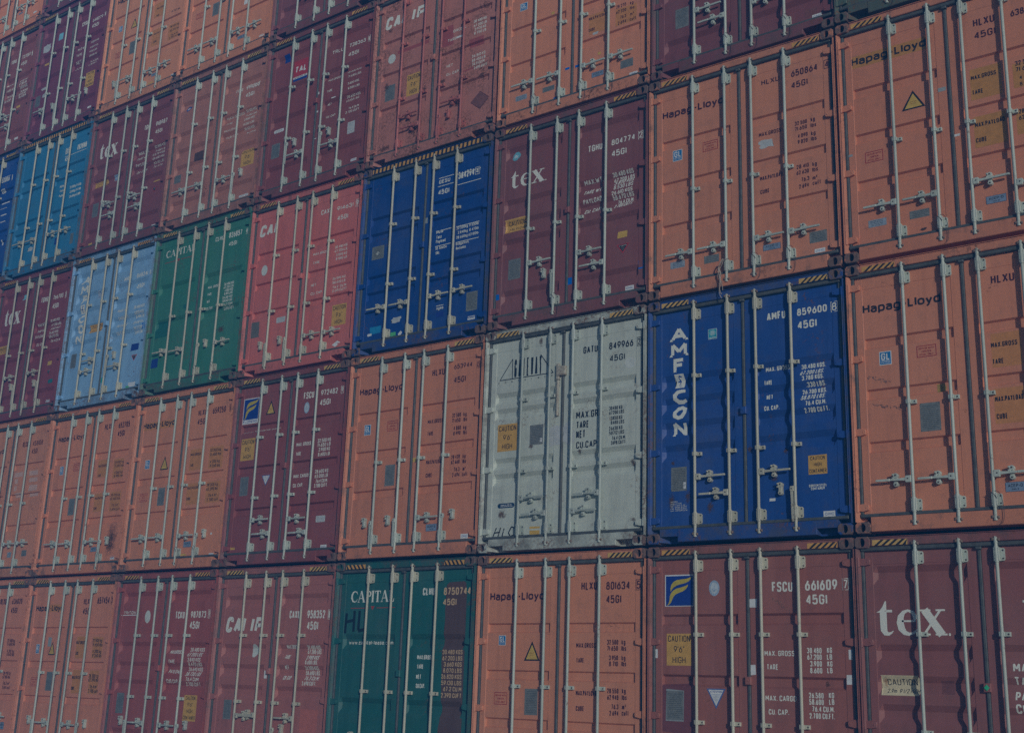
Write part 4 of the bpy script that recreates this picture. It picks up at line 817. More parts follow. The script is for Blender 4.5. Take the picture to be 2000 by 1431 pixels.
  ('t:w','67.200 LBS',1.867,1.562,2.151,1.618),('t:w:i','3.870 KGS',1.887,1.482,2.161,1.538),('t:w','26.610 KGS',1.901,1.396,2.17,1.453),
  ('t:w','58.670 LBS',1.905,1.312,2.178,1.368),('t:w:i','76.4 CU.M',1.913,1.246,2.183,1.302),('r:y','',1.894,1.027,2.032,1.089),
  ('attb2','',1.905,.867,2.039,.963),('cimc','',2.006,.273,2.14,.325),('hub3R',1.561,.887),('hub4L',1.57,.662),],
 (0,3): [
  ('t:w:b','GESU',1.39,2.337,1.557,2.442),('t:w:b','453006',1.742,2.288,2.073,2.391),('ck:w','1',2.16,2.27,2.181,2.393),
  ('t:w:b','45G1',1.803,2.047,1.946,2.147),('ln','',1.702,2.442,2.094,2.366),('r:w','',1.866,1.806,2.144,1.829),('ln','',1.897,1.686,2.136,1.675),
  ('r:w','',1.94,1.521,2.146,1.546),('r:w','',1.978,1.372,2.153,1.39),('r:w','',2.108,.87,2.152,.972),],
}
# ------------------------------------------------------------------ sticker recipes
def lines(d, x0, z0, x1, z1, n, mt, rnd, lay=1, hh=.28):
    """rows of tiny print, too small to read"""
    dz = (z1 - z0) / n
    for i in range(n):
        z = z1 - dz * (i + .5); x = x0 + (x1 - x0) * rnd.uniform(0, .12)
        while x < x1 - (x1 - x0) * .12:
            l = (x1 - x0) * rnd.uniform(.08, .3); e = min(x + l, x1)
            d.rect(x, z - dz * hh, e, z + dz * hh, mt, lay); x = e + (x1 - x0) * rnd.uniform(.02, .06)
def rag(x0, z0, x1, z1, rnd, n=11, j=.22):
    cx, cz = (x0 + x1) / 2, (z0 + z1) / 2; P = []
    for k in range(n):
        a = 2 * math.pi * k / n; c, s = math.cos(a), math.sin(a); m = max(abs(c), abs(s)); r = 1 - rnd.random() * j
        P.append((cx + c / m * (x1 - x0) / 2 * r, cz + s / m * (z1 - z0) / 2 * r))
    return P
def plate(d, x0, z0, x1, z1, rnd, mt, lt):
    d.rect(x0, z0, x1, z1, mt, 0)
    px, pz = (x1 - x0) * .08, (z1 - z0) * .07
    lines(d, x0 + px, z0 + pz, x1 - px, z1 - pz, max(4, int((z1 - z0) / .022)), lt, rnd, 1, .2)
    for x in (x0 + .008, x1 - .008):
        for z in (z0 + .008, z1 - .008): d.ell(x, z, .004, .004, BLACK(), 1, 6)
def caution(d, rows, x0, z0, x1, z1, mt):
    d.rect(x0, z0, x1, z1, mt, 0); n = len(rows); h = z1 - z0; w = x1 - x0
    for i, (t, fr) in enumerate(rows):
        zb = z1 - h * (i + .5) / n - h * .30 / n + h * .01
        d.text(t, x0 + w * (.5 - fr / 2), zb, x0 + w * (.5 + fr / 2), zb + h * .60 / n, BLACK(), .12, 1)
def tri(d, x0, z0, x1, z1, up, edge, fill, k=.09):
    T = (lambda a: z0 + (z1 - z0) * a) if up else (lambda a: z1 - (z1 - z0) * a)
    cx = (x0 + x1) / 2; w = x1 - x0
    d.poly([(x0, T(0)), (x1, T(0)), (cx, T(1))], edge, 0)
    d.poly([(x0 + w * k * 1.75, T(k)), (x1 - w * k * 1.75, T(k)), (cx, T(1 - 2.3 * k))], fill, 1)
def boxed(d, x0, z0, x1, z1, mt, lay=1, t=.004):
    d.strip([(x0, z0), (x1, z0), (x1, z1), (x0, z1)], t, mt, lay, True)
def tex_logo(d, x0, z0, x1, z1, mt):
    h = z1 - z0; sx = (x1 - x0) / 2.55
    def P(L, ox): return [(x0 + (x + ox) * sx, z0 + z * h) for x, z in L]
    def V(L, ox, lay): d.strip(P([(a, b) for a, b, c in L], ox), [c * h for a, b, c in L], mt, lay)
    d.poly(P([(0, .90), (.13, .97), (.24, 1.12), (.34, 1.34), (.39, 1.34), (.39, .98), (.14, .90)], 0), mt, 1)
    d.poly(P([(.39, 1.0), (.60, 1.0), (.60, .905), (.39, .905)], 0), mt, 1.15)
    V([(.265, .95, .14), (.265, .5, .14), (.27, .22, .135), (.33, .09, .10), (.44, .055, .065), (.54, .10, .035), (.62, .18, .015)], 0, 1.3)
    V([(.20, .555, .035), (.66, .555, .035), (.70, .72, .09), (.60, .90, .06), (.44, .965, .045), (.28, .90, .07), (.17, .72, .12), (.14, .5, .14),
       (.18, .27, .135), (.30, .10, .09), (.46, .045, .06), (.62, .09, .04), (.76, .24, .018)], .74, 1.45)
    V([(.14, .985, .155), (.74, .015, .155)], 1.64, 1.6); V([(.70, .96, .045), (.10, .04, .045)], 1.64, 1.75)
    for a, b, z in ((-.04, .36, .965), (.54, .88, .965), (-.06, .32, .035), (.50, .92, .035)): V([(a, z, .035), (b, z, .035)], 1.64, 1.9)
    d.ell(x0 + 2.64 * sx, z0 + .03 * h, .045 * h, .055 * h, mt, 1, 10)
def capital_logo(d, x0, z0, x1, z1, mt):
    h = z1 - z0; ad = {'C': 1.0, 'A': 1.05, 'P': .88, 'I': .46, 'T': .92, 'L': .84}; word = 'CAPITAL'
    sx = (x1 - x0) / sum(ad[c] for c in word); ox = 0; TH, TN, SE = .095, .028, .026
    for ch in word:
        w = ad[ch] - .10
        def V(L, lay): d.strip([(x0 + (ox + a) * sx, z0 + b * h) for a, b, c in L], [c * h for a, b, c in L], mt, lay)
        def I(x, lay): V([(x, 0, TH), (x, 1, TH)], lay); [V([(x - .19, z, SE), (x + .19, z, SE)], lay + .15) for z in (.025, .975)]
        if ch == 'C': V([(w, .70, .02), (w * .88, .90, .045), (w * .6, .97, .04), (w * .3, .88, .075), (.12, .65, .1), (.10, .42, .1), (w * .3, .12, .075), (w * .62, .035, .04), (w * .9, .14, .03), (w, .3, .015)], 1)
        if ch == 'A': V([(.08, .02, TN), (w * .46, 1, TN)], 1); V([(w * .46, 1, TH), (w - .08, .02, TH)], 1.15); V([(w * .2, .34, TN), (w * .68, .34, TN)], 1.3); V([(-.04, .025, SE), (.24, .025, SE)], 1.45); V([(w - .28, .025, SE), (w + .06, .025, SE)], 1.45)
        if ch == 'I': I(w / 2, 1)
        if ch == 'P': I(.20, 1); V([(.2, .96, TN), (w * .6, .96, .04), (w - .06, .86, .07), (w - .03, .72, .085), (w - .08, .58, .07), (w * .55, .49, .035), (.22, .49, TN)], 1.3)
        if ch == 'T': V([(w / 2, 0, TH), (w / 2, 1, TH)], 1); V([(0, .95, .035), (w, .95, .035)], 1.15); V([(.02, .72, .012), (.05, .97, .05)], 1.3); V([(w - .02, .72, .012), (w - .05, .97, .05)], 1.3); V([(w / 2 - .19, .025, SE), (w / 2 + .19, .025, SE)], 1.45)
        if ch == 'L': I(.20, 1); V([(.2, .04, .035), (w - .04, .04, .035)], 1.3); V([(w - .06, .03, .05), (w, .32, .012)], 1.45)
        ox += ad[ch]
def amf_logo(d, x0, z0, x1, z1, white, blue):
    n = 7; H = (z1 - z0) / 6.92; w = x1 - x0; lh = H * .86
    wid = dict(A=1.0, M=1.02, F=.72, I=.5, C=.84, O=.86, N=.84)
    for i, ch in enumerate('AMFICON'):
        zb = z1 - lh - i * H * 1.0; cx = (x0 + x1) / 2; a, b = cx - w * wid[ch] / 2, cx + w * wid[ch] / 2
        if ch == 'I':
            d.poly([(a - .012, zb), (b + .006, zb), (b + .014, zb + lh * .5), (b + .004, zb + lh), (a - .014, zb + lh), (a + .004, zb + lh * .5)], white, 0)
            S = [(.55, .86, .05), (.42, .84, .09), (.36, .72, .08), (.50, .60, .10), (.60, .48, .13), (.52, .34, .09), (.40, .24, .06), (.44, .12, .045), (.60, .09, .035), (.66, .18, .03), (.58, .22, .02)]
            d.strip([(a + (b - a) * p, zb + lh * q) for p, q, r in S], [r * w * .27 for p, q, r in S], blue, 1)
            d.strip([(a + (b - a) * .42, zb + lh * .84), (a + (b - a) * .86, zb + lh * .79)], [.011, .003], blue, 1.3)
            d.strip([(a + (b - a) * .5, zb + lh * .5), (a + (b - a) * .16, zb + lh * .46)], [.012, .004], blue, 1.45)
            continue
        if ch in 'CO':
            L = [(1, .80, .05), (.96, .97, .03)] if 0 else []
            pts = {'C': [(.98, .86, .9), (.72, .88, 1.0), (.40, .84, 1.1), (.17, .62, 1.2), (.18, .36, 1.2), (.42, .14, 1.1), (.74, .11, 1.0), (1.0, .2, .8)],
                   'O': [(.64, .87, 1.0), (.36, .80, 1.15), (.15, .55, 1.2), (.17, .28, 1.15), (.42, .12, 1.0), (.68, .18, 1.1), (.87, .45, 1.2), (.86, .74, 1.1)]}[ch]
            d.strip([(a + (b - a) * p, zb + lh * q) for p, q, r in pts], [r * lh * .125 for p, q, r in pts], white, 1, ch == 'O')
        else:
            d.text(ch, a, zb, a + (b - a), zb + lh, white, .25, 1, 0, True)
            for X in {'A': (0, 1), 'M': (0, 1), 'F': (.12,), 'N': (.06, .94)}[ch]:     # flared feet
                xx = a + (b - a) * X; d.poly([(xx - .020, zb), (xx + .022, zb), (xx + .012, zb + lh * .16), (xx - .010, zb + lh * .16)], white, 2)
FL1 = [(805, 640), (790, 690), (750, 740), (680, 775), (600, 795), (520, 815), (450, 855), (410, 900), (385, 950), (378, 880), (395, 810), (440, 745), (510, 710), (600, 697), (690, 690), (750, 672)]
FL2 = [(733, 805), (725, 850), (690, 900), (630, 945), (560, 970), (490, 1000), (440, 1050), (415, 1110), (385, 1180), (345, 1220), (305, 1235), (340, 1190), (360, 1120), (365, 1050), (385, 985), (430, 930), (500, 885), (600, 862), (680, 835)]
def flag(d, x0, z0, x1, z1, named):
    W = rmat('w'); d.rect(x0, z0, x1, z1, W, 0); zb = z0 + (z1 - z0) * (.17 if named else .02)
    d.rect(x0 + .012, zb, x1 - .006, z1 - .014, rmat('bd'), 1)
    for L in (FL1, FL2): d.poly([(x0 + (x1 - x0) * (p - 268) / 570, zb + (z1 - zb) * (1240 - q) / 640) for p, q in L][::-1], flat('flag_yellow', (.52, .44, .08), .5), 2)
    if named: d.text('FLORENS', x0 + .02, z0 + .018, x1 - .02, zb - .012, rmat('bd'), .17, 1)
BREAKTXT = {'cau1': [('CAUTION', .88), ("9'6\"", .42), ('HIGH', .52)], 'cau2': [('CAUTION', .78), ('HIGH', .40), ('CONTAINER', .92)],
            'cau4': [('CAUTION', .74), ("9'6\"", .40), ('HIGH', .46), ('CONTAINER', .92)]}
NAME = dict(gl='class_sticker', glo='class_sticker', gl2='class_sticker', stamp='repair_notice', tri='warning_triangle', attw='attention_sticker', attb='attention_sticker', attb2='attention_sticker',
            plate='data_plate', plateL='data_plate', plateW='data_plate', acep='inspection_plate', cimc='maker_sticker', cau1='caution_sticker', cau2='caution_sticker', cau4='caution_sticker', cauf='caution_sticker', cauf2='caution_sticker',
            flag='flag_emblem', flagw='flag_emblem', tal='company_emblem', circ='round_sticker', oval='oval_sticker', roundb='round_sticker', torn='torn_paper', tag='paper_tag', dia='dark_diamond', dia2='paper_diamond',
            pill='oval_label', pillw='oval_label', rust='rust_patch', stain='paint_stain', scuff='paint_scuff', soot='soot_stain', repaint='repainted_patch', patch1='repainted_patch', patch2='repainted_patch', sea='class_sticker', addr='address_lines')
def sticker(k, t, x0, z0, x1, z1, d, rnd, spec):
    W = rmat('w'); K = BLACK(); cx, cz = (x0 + x1) / 2, (z0 + z1) / 2; w, h = x1 - x0, z1 - z0
    if k.startswith('r:'):
        j = lambda a: a * rnd.uniform(-.05, .05)
        d.poly([(x0 + j(w), z0 + j(h)), (x1 + j(w), z0 + j(h)), (x1 + j(w), z1 + j(h)), (x0 + j(w), z1 + j(h))], rmat(k[2:]), 0)
    elif k == 'ln': d.rect(x0, cz - .005, x1, cz + .005, W, 1)
    elif k in ('gl', 'gl2'):
        d.rect(x0, z0, x1, z1, W, 0); d.rect(x0 + w * .06, z0 + h * .05, x1 - w * .06, z1 - h * .05, flat('class_blue', (.02, .19, .46), .5), 1)
        d.text('GL', x0 + w * .16, z0 + h * .36, x1 - w * .14, z1 - h * .12, W, .17, 2); d.rect(x0 + w * .16, z0 + h * .27, x1 - w * .14, z0 + h * .31, W, 2)
        d.text('Certified', x0 + w * .16, z0 + h * .12, x1 - w * .14, z0 + h * .22, W, .16, 2)
    elif k == 'glo':
        c = .3; d.poly([(x0 + w * c, z0), (x1 - w * c, z0), (x1, z0 + h * c), (x1, z1 - h * c), (x1 - w * c, z1), (x0 + w * c, z1), (x0, z1 - h * c), (x0, z0 + h * c)], flat('class_pale_blue', (.16, .46, .58), .5), 0)
        d.text('GL', x0 + w * .22, z0 + h * .32, x1 - w * .22, z1 - h * .28, W, .18, 1)
    elif k == 'stamp':
        mt = worn('red_stamp', (.36, .035, .045), .3); boxed(d, x0, z0, x1, z1, mt, .5, .0035)
        for i, (s, f) in enumerate((('REPAIR WITH', .82), ('CORTEN', .5), ('STEEL ONLY', .74))): d.text(s, cx - w * f / 2, z1 - h * (.32 + .28 * i), cx + w * f / 2, z1 - h * (.15 + .28 * i), mt, .16, .5)
    elif k == 'tri':
        tri(d, x0, z0, x1, z1, True, K, flat('triangle_yellow', (.60, .42, .10), .5), .075)
        d.text('SUPER', cx - w * .14, z0 + h * .36, cx + w * .14, z0 + h * .42, flat('triangle_print', (.35, .18, .06), .6), .16, 2); d.text('HEAVY', cx - w * .13, z0 + h * .26, cx + w * .13, z0 + h * .32, flat('triangle_print', (.35, .18, .06), .6), .16, 2)
    elif k == 'attw':
        tri(d, x0, z0, x1, z1, False, flat('attention_blue', (.10, .17, .42), .5), W, .06); d.text('ATTENTION', x0 + w * .19, z1 - h * .20, x1 - w * .19, z1 - h * .11, rmat('bd'), .16, 2)
        for i in range(5): d.rect(cx - w * (.24 - .04 * i), z1 - h * (.30 + .075 * i), cx + w * (.24 - .04 * i), z1 - h * (.275 + .075 * i), flat('attention_print', (.35, .42, .55), .6), 2)
    elif k in ('attb', 'attb2'):
        tri(d, x0, z0, x1, z1, False, flat('attention_red', (.48, .05, .07), .5) if k == 'attb' else K, K, .065); d.text('ATTENTION', x0 + w * .2, z1 - h * .22, x1 - w * .2, z1 - h * .12, W, .17, 2)
        for i in range(5): d.rect(cx - w * (.19 - .035 * i), z1 - h * (.315 + .09 * i), cx + w * (.19 - .035 * i), z1 - h * (.29 + .09 * i), flat('attention_white_print', (.25, .27, .27), .6), 2)
    elif k == 'plate': plate(d, x0, z0, x1, z1, rnd, PLATE(), flat('plate_print', (.11, .135, .145), .5))
    elif k == 'plateL': plate(d, x0, z0, x1, z1, rnd, PLATEL(), flat('plate_print_dark', (.11, .16, .22), .5))
    elif k == 'plateW': plate(d, x0, z0, x1, z1, rnd, flat('white_plate', (.52, .58, .60), .5), flat('plate_print_grey', (.40, .45, .48), .5))
    elif k == 'acep':
        d.rect(x0, z0, x1, z1, flat('inspection_dark', (.05, .06, .12), .5), 0); d.rect(x0 + w * .02, z0 + h * .04, x1 - w * .02, z1 - h * .04, flat('inspection_blue', (.20, .29, .42), .5), 1)
        d.text('ACEP-D', x0 + w * .14, z0 + h * .48, x1 - w * .14, z0 + h * .80, K, .15, 2); d.text('HH-3', x0 + w * .34, z0 + h * .16, x1 - w * .34, z0 + h * .36, K, .15, 2)
    elif k == 'cimc':
        d.rect(x0, z0, x1, z1, W, 0); d.text('CIMC', x0 + w * .14, z0 + h * .28, x1 - w * .12, z1 - h * .28, flat('maker_blue', (.10, .17, .40), .5), .15, 1)
    elif k in BREAKTXT: caution(d, BREAKTXT[k], x0, z0, x1, z1, rmat('o'))
    elif k in ('cauf', 'cauf2'):
        mt = rmat('o') if k == 'cauf' else rmat('py')
        d.poly([(x0, z0), (x1 - w * .06, z0), (x1, z0 + h * .3), (x1 - w * .02, z0 + h * .5), (x1, z0 + h * .7), (x1 - w * .06, z1), (x0, z1), (x0 + w * .03, cz)], mt, 0)
        d.text('CAUTION', x0 + w * .15, z0 + h * .52, x1 - w * .10, z0 + h * .83, K, .12, 1); d.text('2.9m  9 1/2 HIGH', x0 + w * .14, z0 + h * .13, x1 - w * .05, z0 + h * .34, K, .13, 1, .15)
        if k == 'cauf2': d.rect(x0, z0 + h * .35, x0 + w * .22, z1, blot('rust_wash', (.42, .16, .05), .7, 12, .55), .5, True)
    elif k == 'flag': flag(d, x0, z0, x1, z1, False)
    elif k == 'flagw': flag(d, x0, z0, x1, z1, True)
    elif k == 'tal':
        zb = z0 + h * .12; zr = z0 + h * .21
        d.rect(x0, z0, x1, zb, rmat('bd'), 0); d.rect(x0, zb, x1, zr, W, 0); d.rect(x0, zr, x1, z1, flat('emblem_red', (.44, .05, .065), .5), 0)
        d.text('TAL', x0 + w * .08, zr + h * .20, x1 - w * .10, zr + h * .50, W, .22, 1, .12); lines(d, x0 + .01, zb + .004, x1 - .01, zr - .004, 1, PLATE(), rnd, 1, .25)
    elif k == 'circ': d.ell(cx, cz, w / 2, h / 2, flat('round_white', (.60, .68, .66), .55), 0, 28)
    elif k == 'oval':
        d.ell(cx, cz, w / 2, h / 2, flat('oval_blue', (.36, .50, .64), .5), 0, 28); d.ell(cx, cz, w * .36, h * .36, flat('oval_pale', (.52, .62, .68), .5), 1, 28)
        for i in range(14):
            a = 2 * math.pi * i / 14; d.ell(cx + w * .43 * math.cos(a), cz + h * .43 * math.sin(a), w * .03, h * .03, flat('oval_print', (.20, .34, .55), .5), 1, 6)
        d.strip([(cx, cz + h * .2), (cx, cz - h * .2)], w * .02, flat('oval_print', (.2, .34, .55), .5), 2); d.strip([(cx - w * .2, cz - h * .05), (cx, cz - h * .22), (cx + w * .2, cz - h * .05)], w * .02, flat('oval_print', (.2, .34, .55), .5), 2.2)
    elif k == 'roundb':
        d.ell(cx, cz, w / 2, h / 2, rmat('bd'), 0, 24); d.ell(cx, cz, w * .24, h * .24, W, 1, 16)
        for i in range(10):
            a = 2 * math.pi * i / 10; d.ell(cx + w * .38 * math.cos(a), cz + h * .38 * math.sin(a), w * .035, h * .035, W, 1, 6)
    elif k == 'torn': d.poly(rag(x0, z0, x1, z1, rnd, 15, .35), flat('paper_grey_white', (.50, .56, .58), .7), 0); lines(d, x0 + w * .25, cz, x1 - w * .3, z1 - h * .25, 3, flat('plate_print_grey', (.4, .45, .48), .5), rnd, 1, .15)
    elif k == 'tag':
        d.poly([(x0, z0), (x1 - w * .2, z0), (x1, cz), (x1 - w * .2, z1), (x0, z1)], flat('tag_yellow', (.42, .30, .08), .6), 0); lines(d, x0 + w * .1, z0 + h * .1, x1 - w * .25, z1 - h * .1, 4, flat('tag_print', (.2, .14, .05), .6), rnd, 1, .16)
    elif k == 'dia':
        q = [(cx, z0), (x1, cz), (cx, z1), (x0, cz)]; d.poly(q, flat('diamond_ghost', (.20, .09, .085), .7, .3), 0); d.strip([(cx + (a - cx) * .95, cz + (b - cz) * .95) for a, b in q], .004, flat('diamond_edge', (.14, .05, .05), .7), 1, True)
    elif k == 'dia2': d.poly([(cx - w * .1, z0), (x1, cz + h * .1), (cx + w * .1, z1), (x0, cz - h * .1)], W, 0)
    elif k in ('pill', 'pillw'):
        n = 10; r = h / 2; P = [(x1 - r + r * math.cos(a), cz + r * math.sin(a)) for a in [(-.5 + i / n) * math.pi for i in range(n + 1)]] + [(x0 + r + r * math.cos(a), cz + r * math.sin(a)) for a in [(.5 + i / n) * math.pi for i in range(n + 1)]]
        d.poly(P, flat('label_navy', (.02, .06, .13), .5) if k == 'pill' else W, 0); lines(d, x0 + r, cz - h * .3, x1 - r, cz + h * .3, 2, W if k == 'pill' else PLATEL(), rnd, 1, .2)
    elif k == 'rust': d.rect(x0 - .02, z0 - .03, x1 + .02, z1 + .02, blot('rust_blot', (.12, .06, .04), .6, 30, .75), .3, True)
    elif k == 'stain': d.rect(x0, z0, x1, z1, blot('dark_blot', (.06, .04, .035), .2, 40, .9), .3, True)
    elif k == 'scuff':                       # ragged leftovers of a sticker that was pulled off
        mt = flat('sticker_residue', (.20, .115, .095), .7, .3); hi = flat('glue_residue', (.40, .20, .14), .7, .2)
        for i in range(26):
            t = rnd.random(); px = x0 + w * t; pz = z1 - h * t * .8 - h * rnd.uniform(0, .25); l = w * rnd.uniform(.03, .13); a = rnd.uniform(-1.2, -.2)
            d.strip([(px, pz), (px + l * .5 * math.cos(a), pz + l * .5 * math.sin(a) + .004), (px + l * math.cos(a), pz + l * math.sin(a))], [.001, rnd.uniform(.002, .010), .001], mt if rnd.random() < .6 else hi, .2 + i * .02)
    elif k == 'soot':
        d.rect(x0 - .05, max(.205, z0 - .2), x1 + .1, z1, blot('soot_blot', (.05, .045, .04), 1.0, 12, .6), .3, True); d.rect(x0 - .02, .21, x0 + .22, z1 - .2, blot('soot_dense', (.05, .045, .04), .9, 30, .6), .6, True)
    elif k in ('patch1', 'patch2'): d.rect(x0, z0, x1, z1, flat('amber_overpaint', (.50, .25, .075), .55) if k == 'patch1' else flat('pale_overpaint', (.56, .255, .095), .55), 0)
    elif k == 'repaint':
        P = [(x0 - .03, .205), (x1, .205), (x1 + .01, z1 - .3)] + [(x1 - .02, z1 - .02), (x1 - .05, z1), (x0 + .05, z1 - .01), (x0 + .015, z1 - .04)]
        z = z1 - .1
        while z > .3: P.append((x0 + .005 + rnd.uniform(-.015, .015) - (z1 - z) * .012, z)); z -= .09
        d.poly(P, paint('brown_overpaint', (.12, .075, .07), .2), 0)
    elif k == 'sea':
        d.rect(x0, z0, x1, z1, W, 0); d.rect(x0 + w * .04, z0 + h * .035, x1 - w * .04, z1 - h * .035, flat('class_cyan', (.03, .36, .48), .5), 1)
        d.ell(cx, cz + h * .1, w * .36, h * .30, flat('class_pale', (.22, .52, .60), .5), 2, 24); lines(d, cx - w * .2, cz - h * .08, cx + w * .2, cz + h * .28, 6, W, rnd, 3, .2); d.rect(x0 + w * .12, z0 + h * .11, x1 - w * .12, z0 + h * .17, W, 2)
    elif k == 'addr':
        for i, (s, f) in enumerate((('AMFICON', .4), ('ANSELLS PARK', .66), ('FLEET, HANTS. UK', .86), ('TEL: 01252 811333', .94), ('FAX: 01252 811300', .94), ('MAIL: AMFICON.CO.UK', 1.0))):
            zb = z1 - h * (i + 1) / 6; d.text(s, x0, zb, x0 + w * f, zb + h * .105, ink('w'), .17, 1)
    else: return False
    return True
def logo(k, t, x0, z0, x1, z1, d):
    w, h = x1 - x0, z1 - z0; Wt = ink('w')
    if k == 'tex': tex_logo(d, x0, z0, x1, z1, Wt)
    elif k == 'capital': capital_logo(d, x0, z0, x1, z1, Wt)
    elif k == 'capline':
        rm = flat('emblem_red_line', (.42, .06, .05), .5); c = (x0 + x1) / 2; zz = (z0 + z1) / 2
        d.rect(x0, zz - .004, c - .07, zz + .004, rm, 1); d.rect(c + .07, zz - .004, x1, zz + .004, rm, 1); d.poly([(c - .035, zz + .022), (c, zz - .03), (c + .035, zz + .022)], rm, 1)
    elif k == 'amf': amf_logo(d, x0, z0, x1, z1, Wt, flat('emblem_blue', (.02, .08, .36), .5))
    elif k == 'cai': d.text('CAI', x0, z0, x0 + w * 1.06, z1, Wt, .24, 1, .18)
    elif k == 'caip': d.text('IP', x0, z0, x1, z1, Wt, .24, 1, .18)
    elif k == 'gateway':
        n = ink('n'); x0, z0, x1, z1 = .215, 2.235, 1.06, 2.50
        for P in ([(x0, z0), (x1, z0)], [(x0, z0), (x0 + .20, z1)], [(x0 + .20, z1), (x0 + .20, z0)], [(x1, z0), (x1 - .20, z1)], [(x1 - .20, z1), (x1 - .20, z0)]): d.strip(P, .0055, n, 1 + .1 * len(P) + .05 * P[0][0])
        xs = x0 + .235
        for i, ch in enumerate('GATEWAY'): d.text(ch, xs + i * .066 - .004, z0 + .012, xs + i * .066 + .033, z1 - .01, n, .08, 1)
        for i, ch in enumerate('CONTAINER'): d.text(ch, x0 - .02 + i * .105, z0 - .05, x0 + .012 + i * .105, z0 - .022, n, .14, 1)
    elif k == 'hl':
        n = flat('spray_paint', (.01, .022, .03), .7); s = h
        d.strip([(x0 + w * .02, z0), (x0 + w * .05, z1 - .03)], .022, n, .6); d.strip([(x0 + w * .44, z0 + .02), (x0 + w * .44, z1)], .022, n, .75); d.strip([(x0 + w * .04, z0 + h * .5), (x0 + w * .44, z0 + h * .58)], .02, n, .9)
        d.strip([(x0 + w * .70, z1), (x0 + w * .68, z0 + .06), (x0 + w * .74, z0 + .03), (x1, z0 + .05)], .022, n, 1.0)
    elif k == 'hlc':
        n = BLACK()
        d.strip([(x0, z0), (x0 + w * .16, z1)], .008, n, .6); d.strip([(x0 + w * .24, z0), (x0 + w * .36, z1 * 1.0)], .008, n, .7); d.strip([(x0 + w * .08, z0 + h * .5), (x0 + w * .34, z0 + h * .55)], .008, n, .8)
        d.strip([(x0 + w * .52, z1 - h * .1), (x0 + w * .44, z0 + h * .1), (x0 + w * .68, z0 + h * .08)], .008, n, .9)
        d.strip([(x1, z1 - h * .1), (x0 + w * .86, z1), (x0 + w * .74, z0 + h * .45), (x0 + w * .82, z0 + h * .08), (x1, z0 + h * .2)], .008, n, 1.0)
    elif k == 'scrawl':
        c = flat('chalk', (.40, .28, .30), .8)
        d.text('AV', x0, z0 + h * .6, x0 + w * .5, z1, c, .07, 1, .2); d.text('315-6', x0, z0 + h * .1, x0 + w * .95, z0 + h * .4, c, .07, 1, .2)
    else: return False
    return True
# ------------------------------------------------------------------ every container
OR, GR = (.62, .262, .150), (.48, .62, .56)
ROD = {'g': (.53, .62, .56), 'b': (.58, .60, .49), 'o': (.62, .62, .50), 's': (.52, .17, .15), 'w': (.47, .56, .52)}
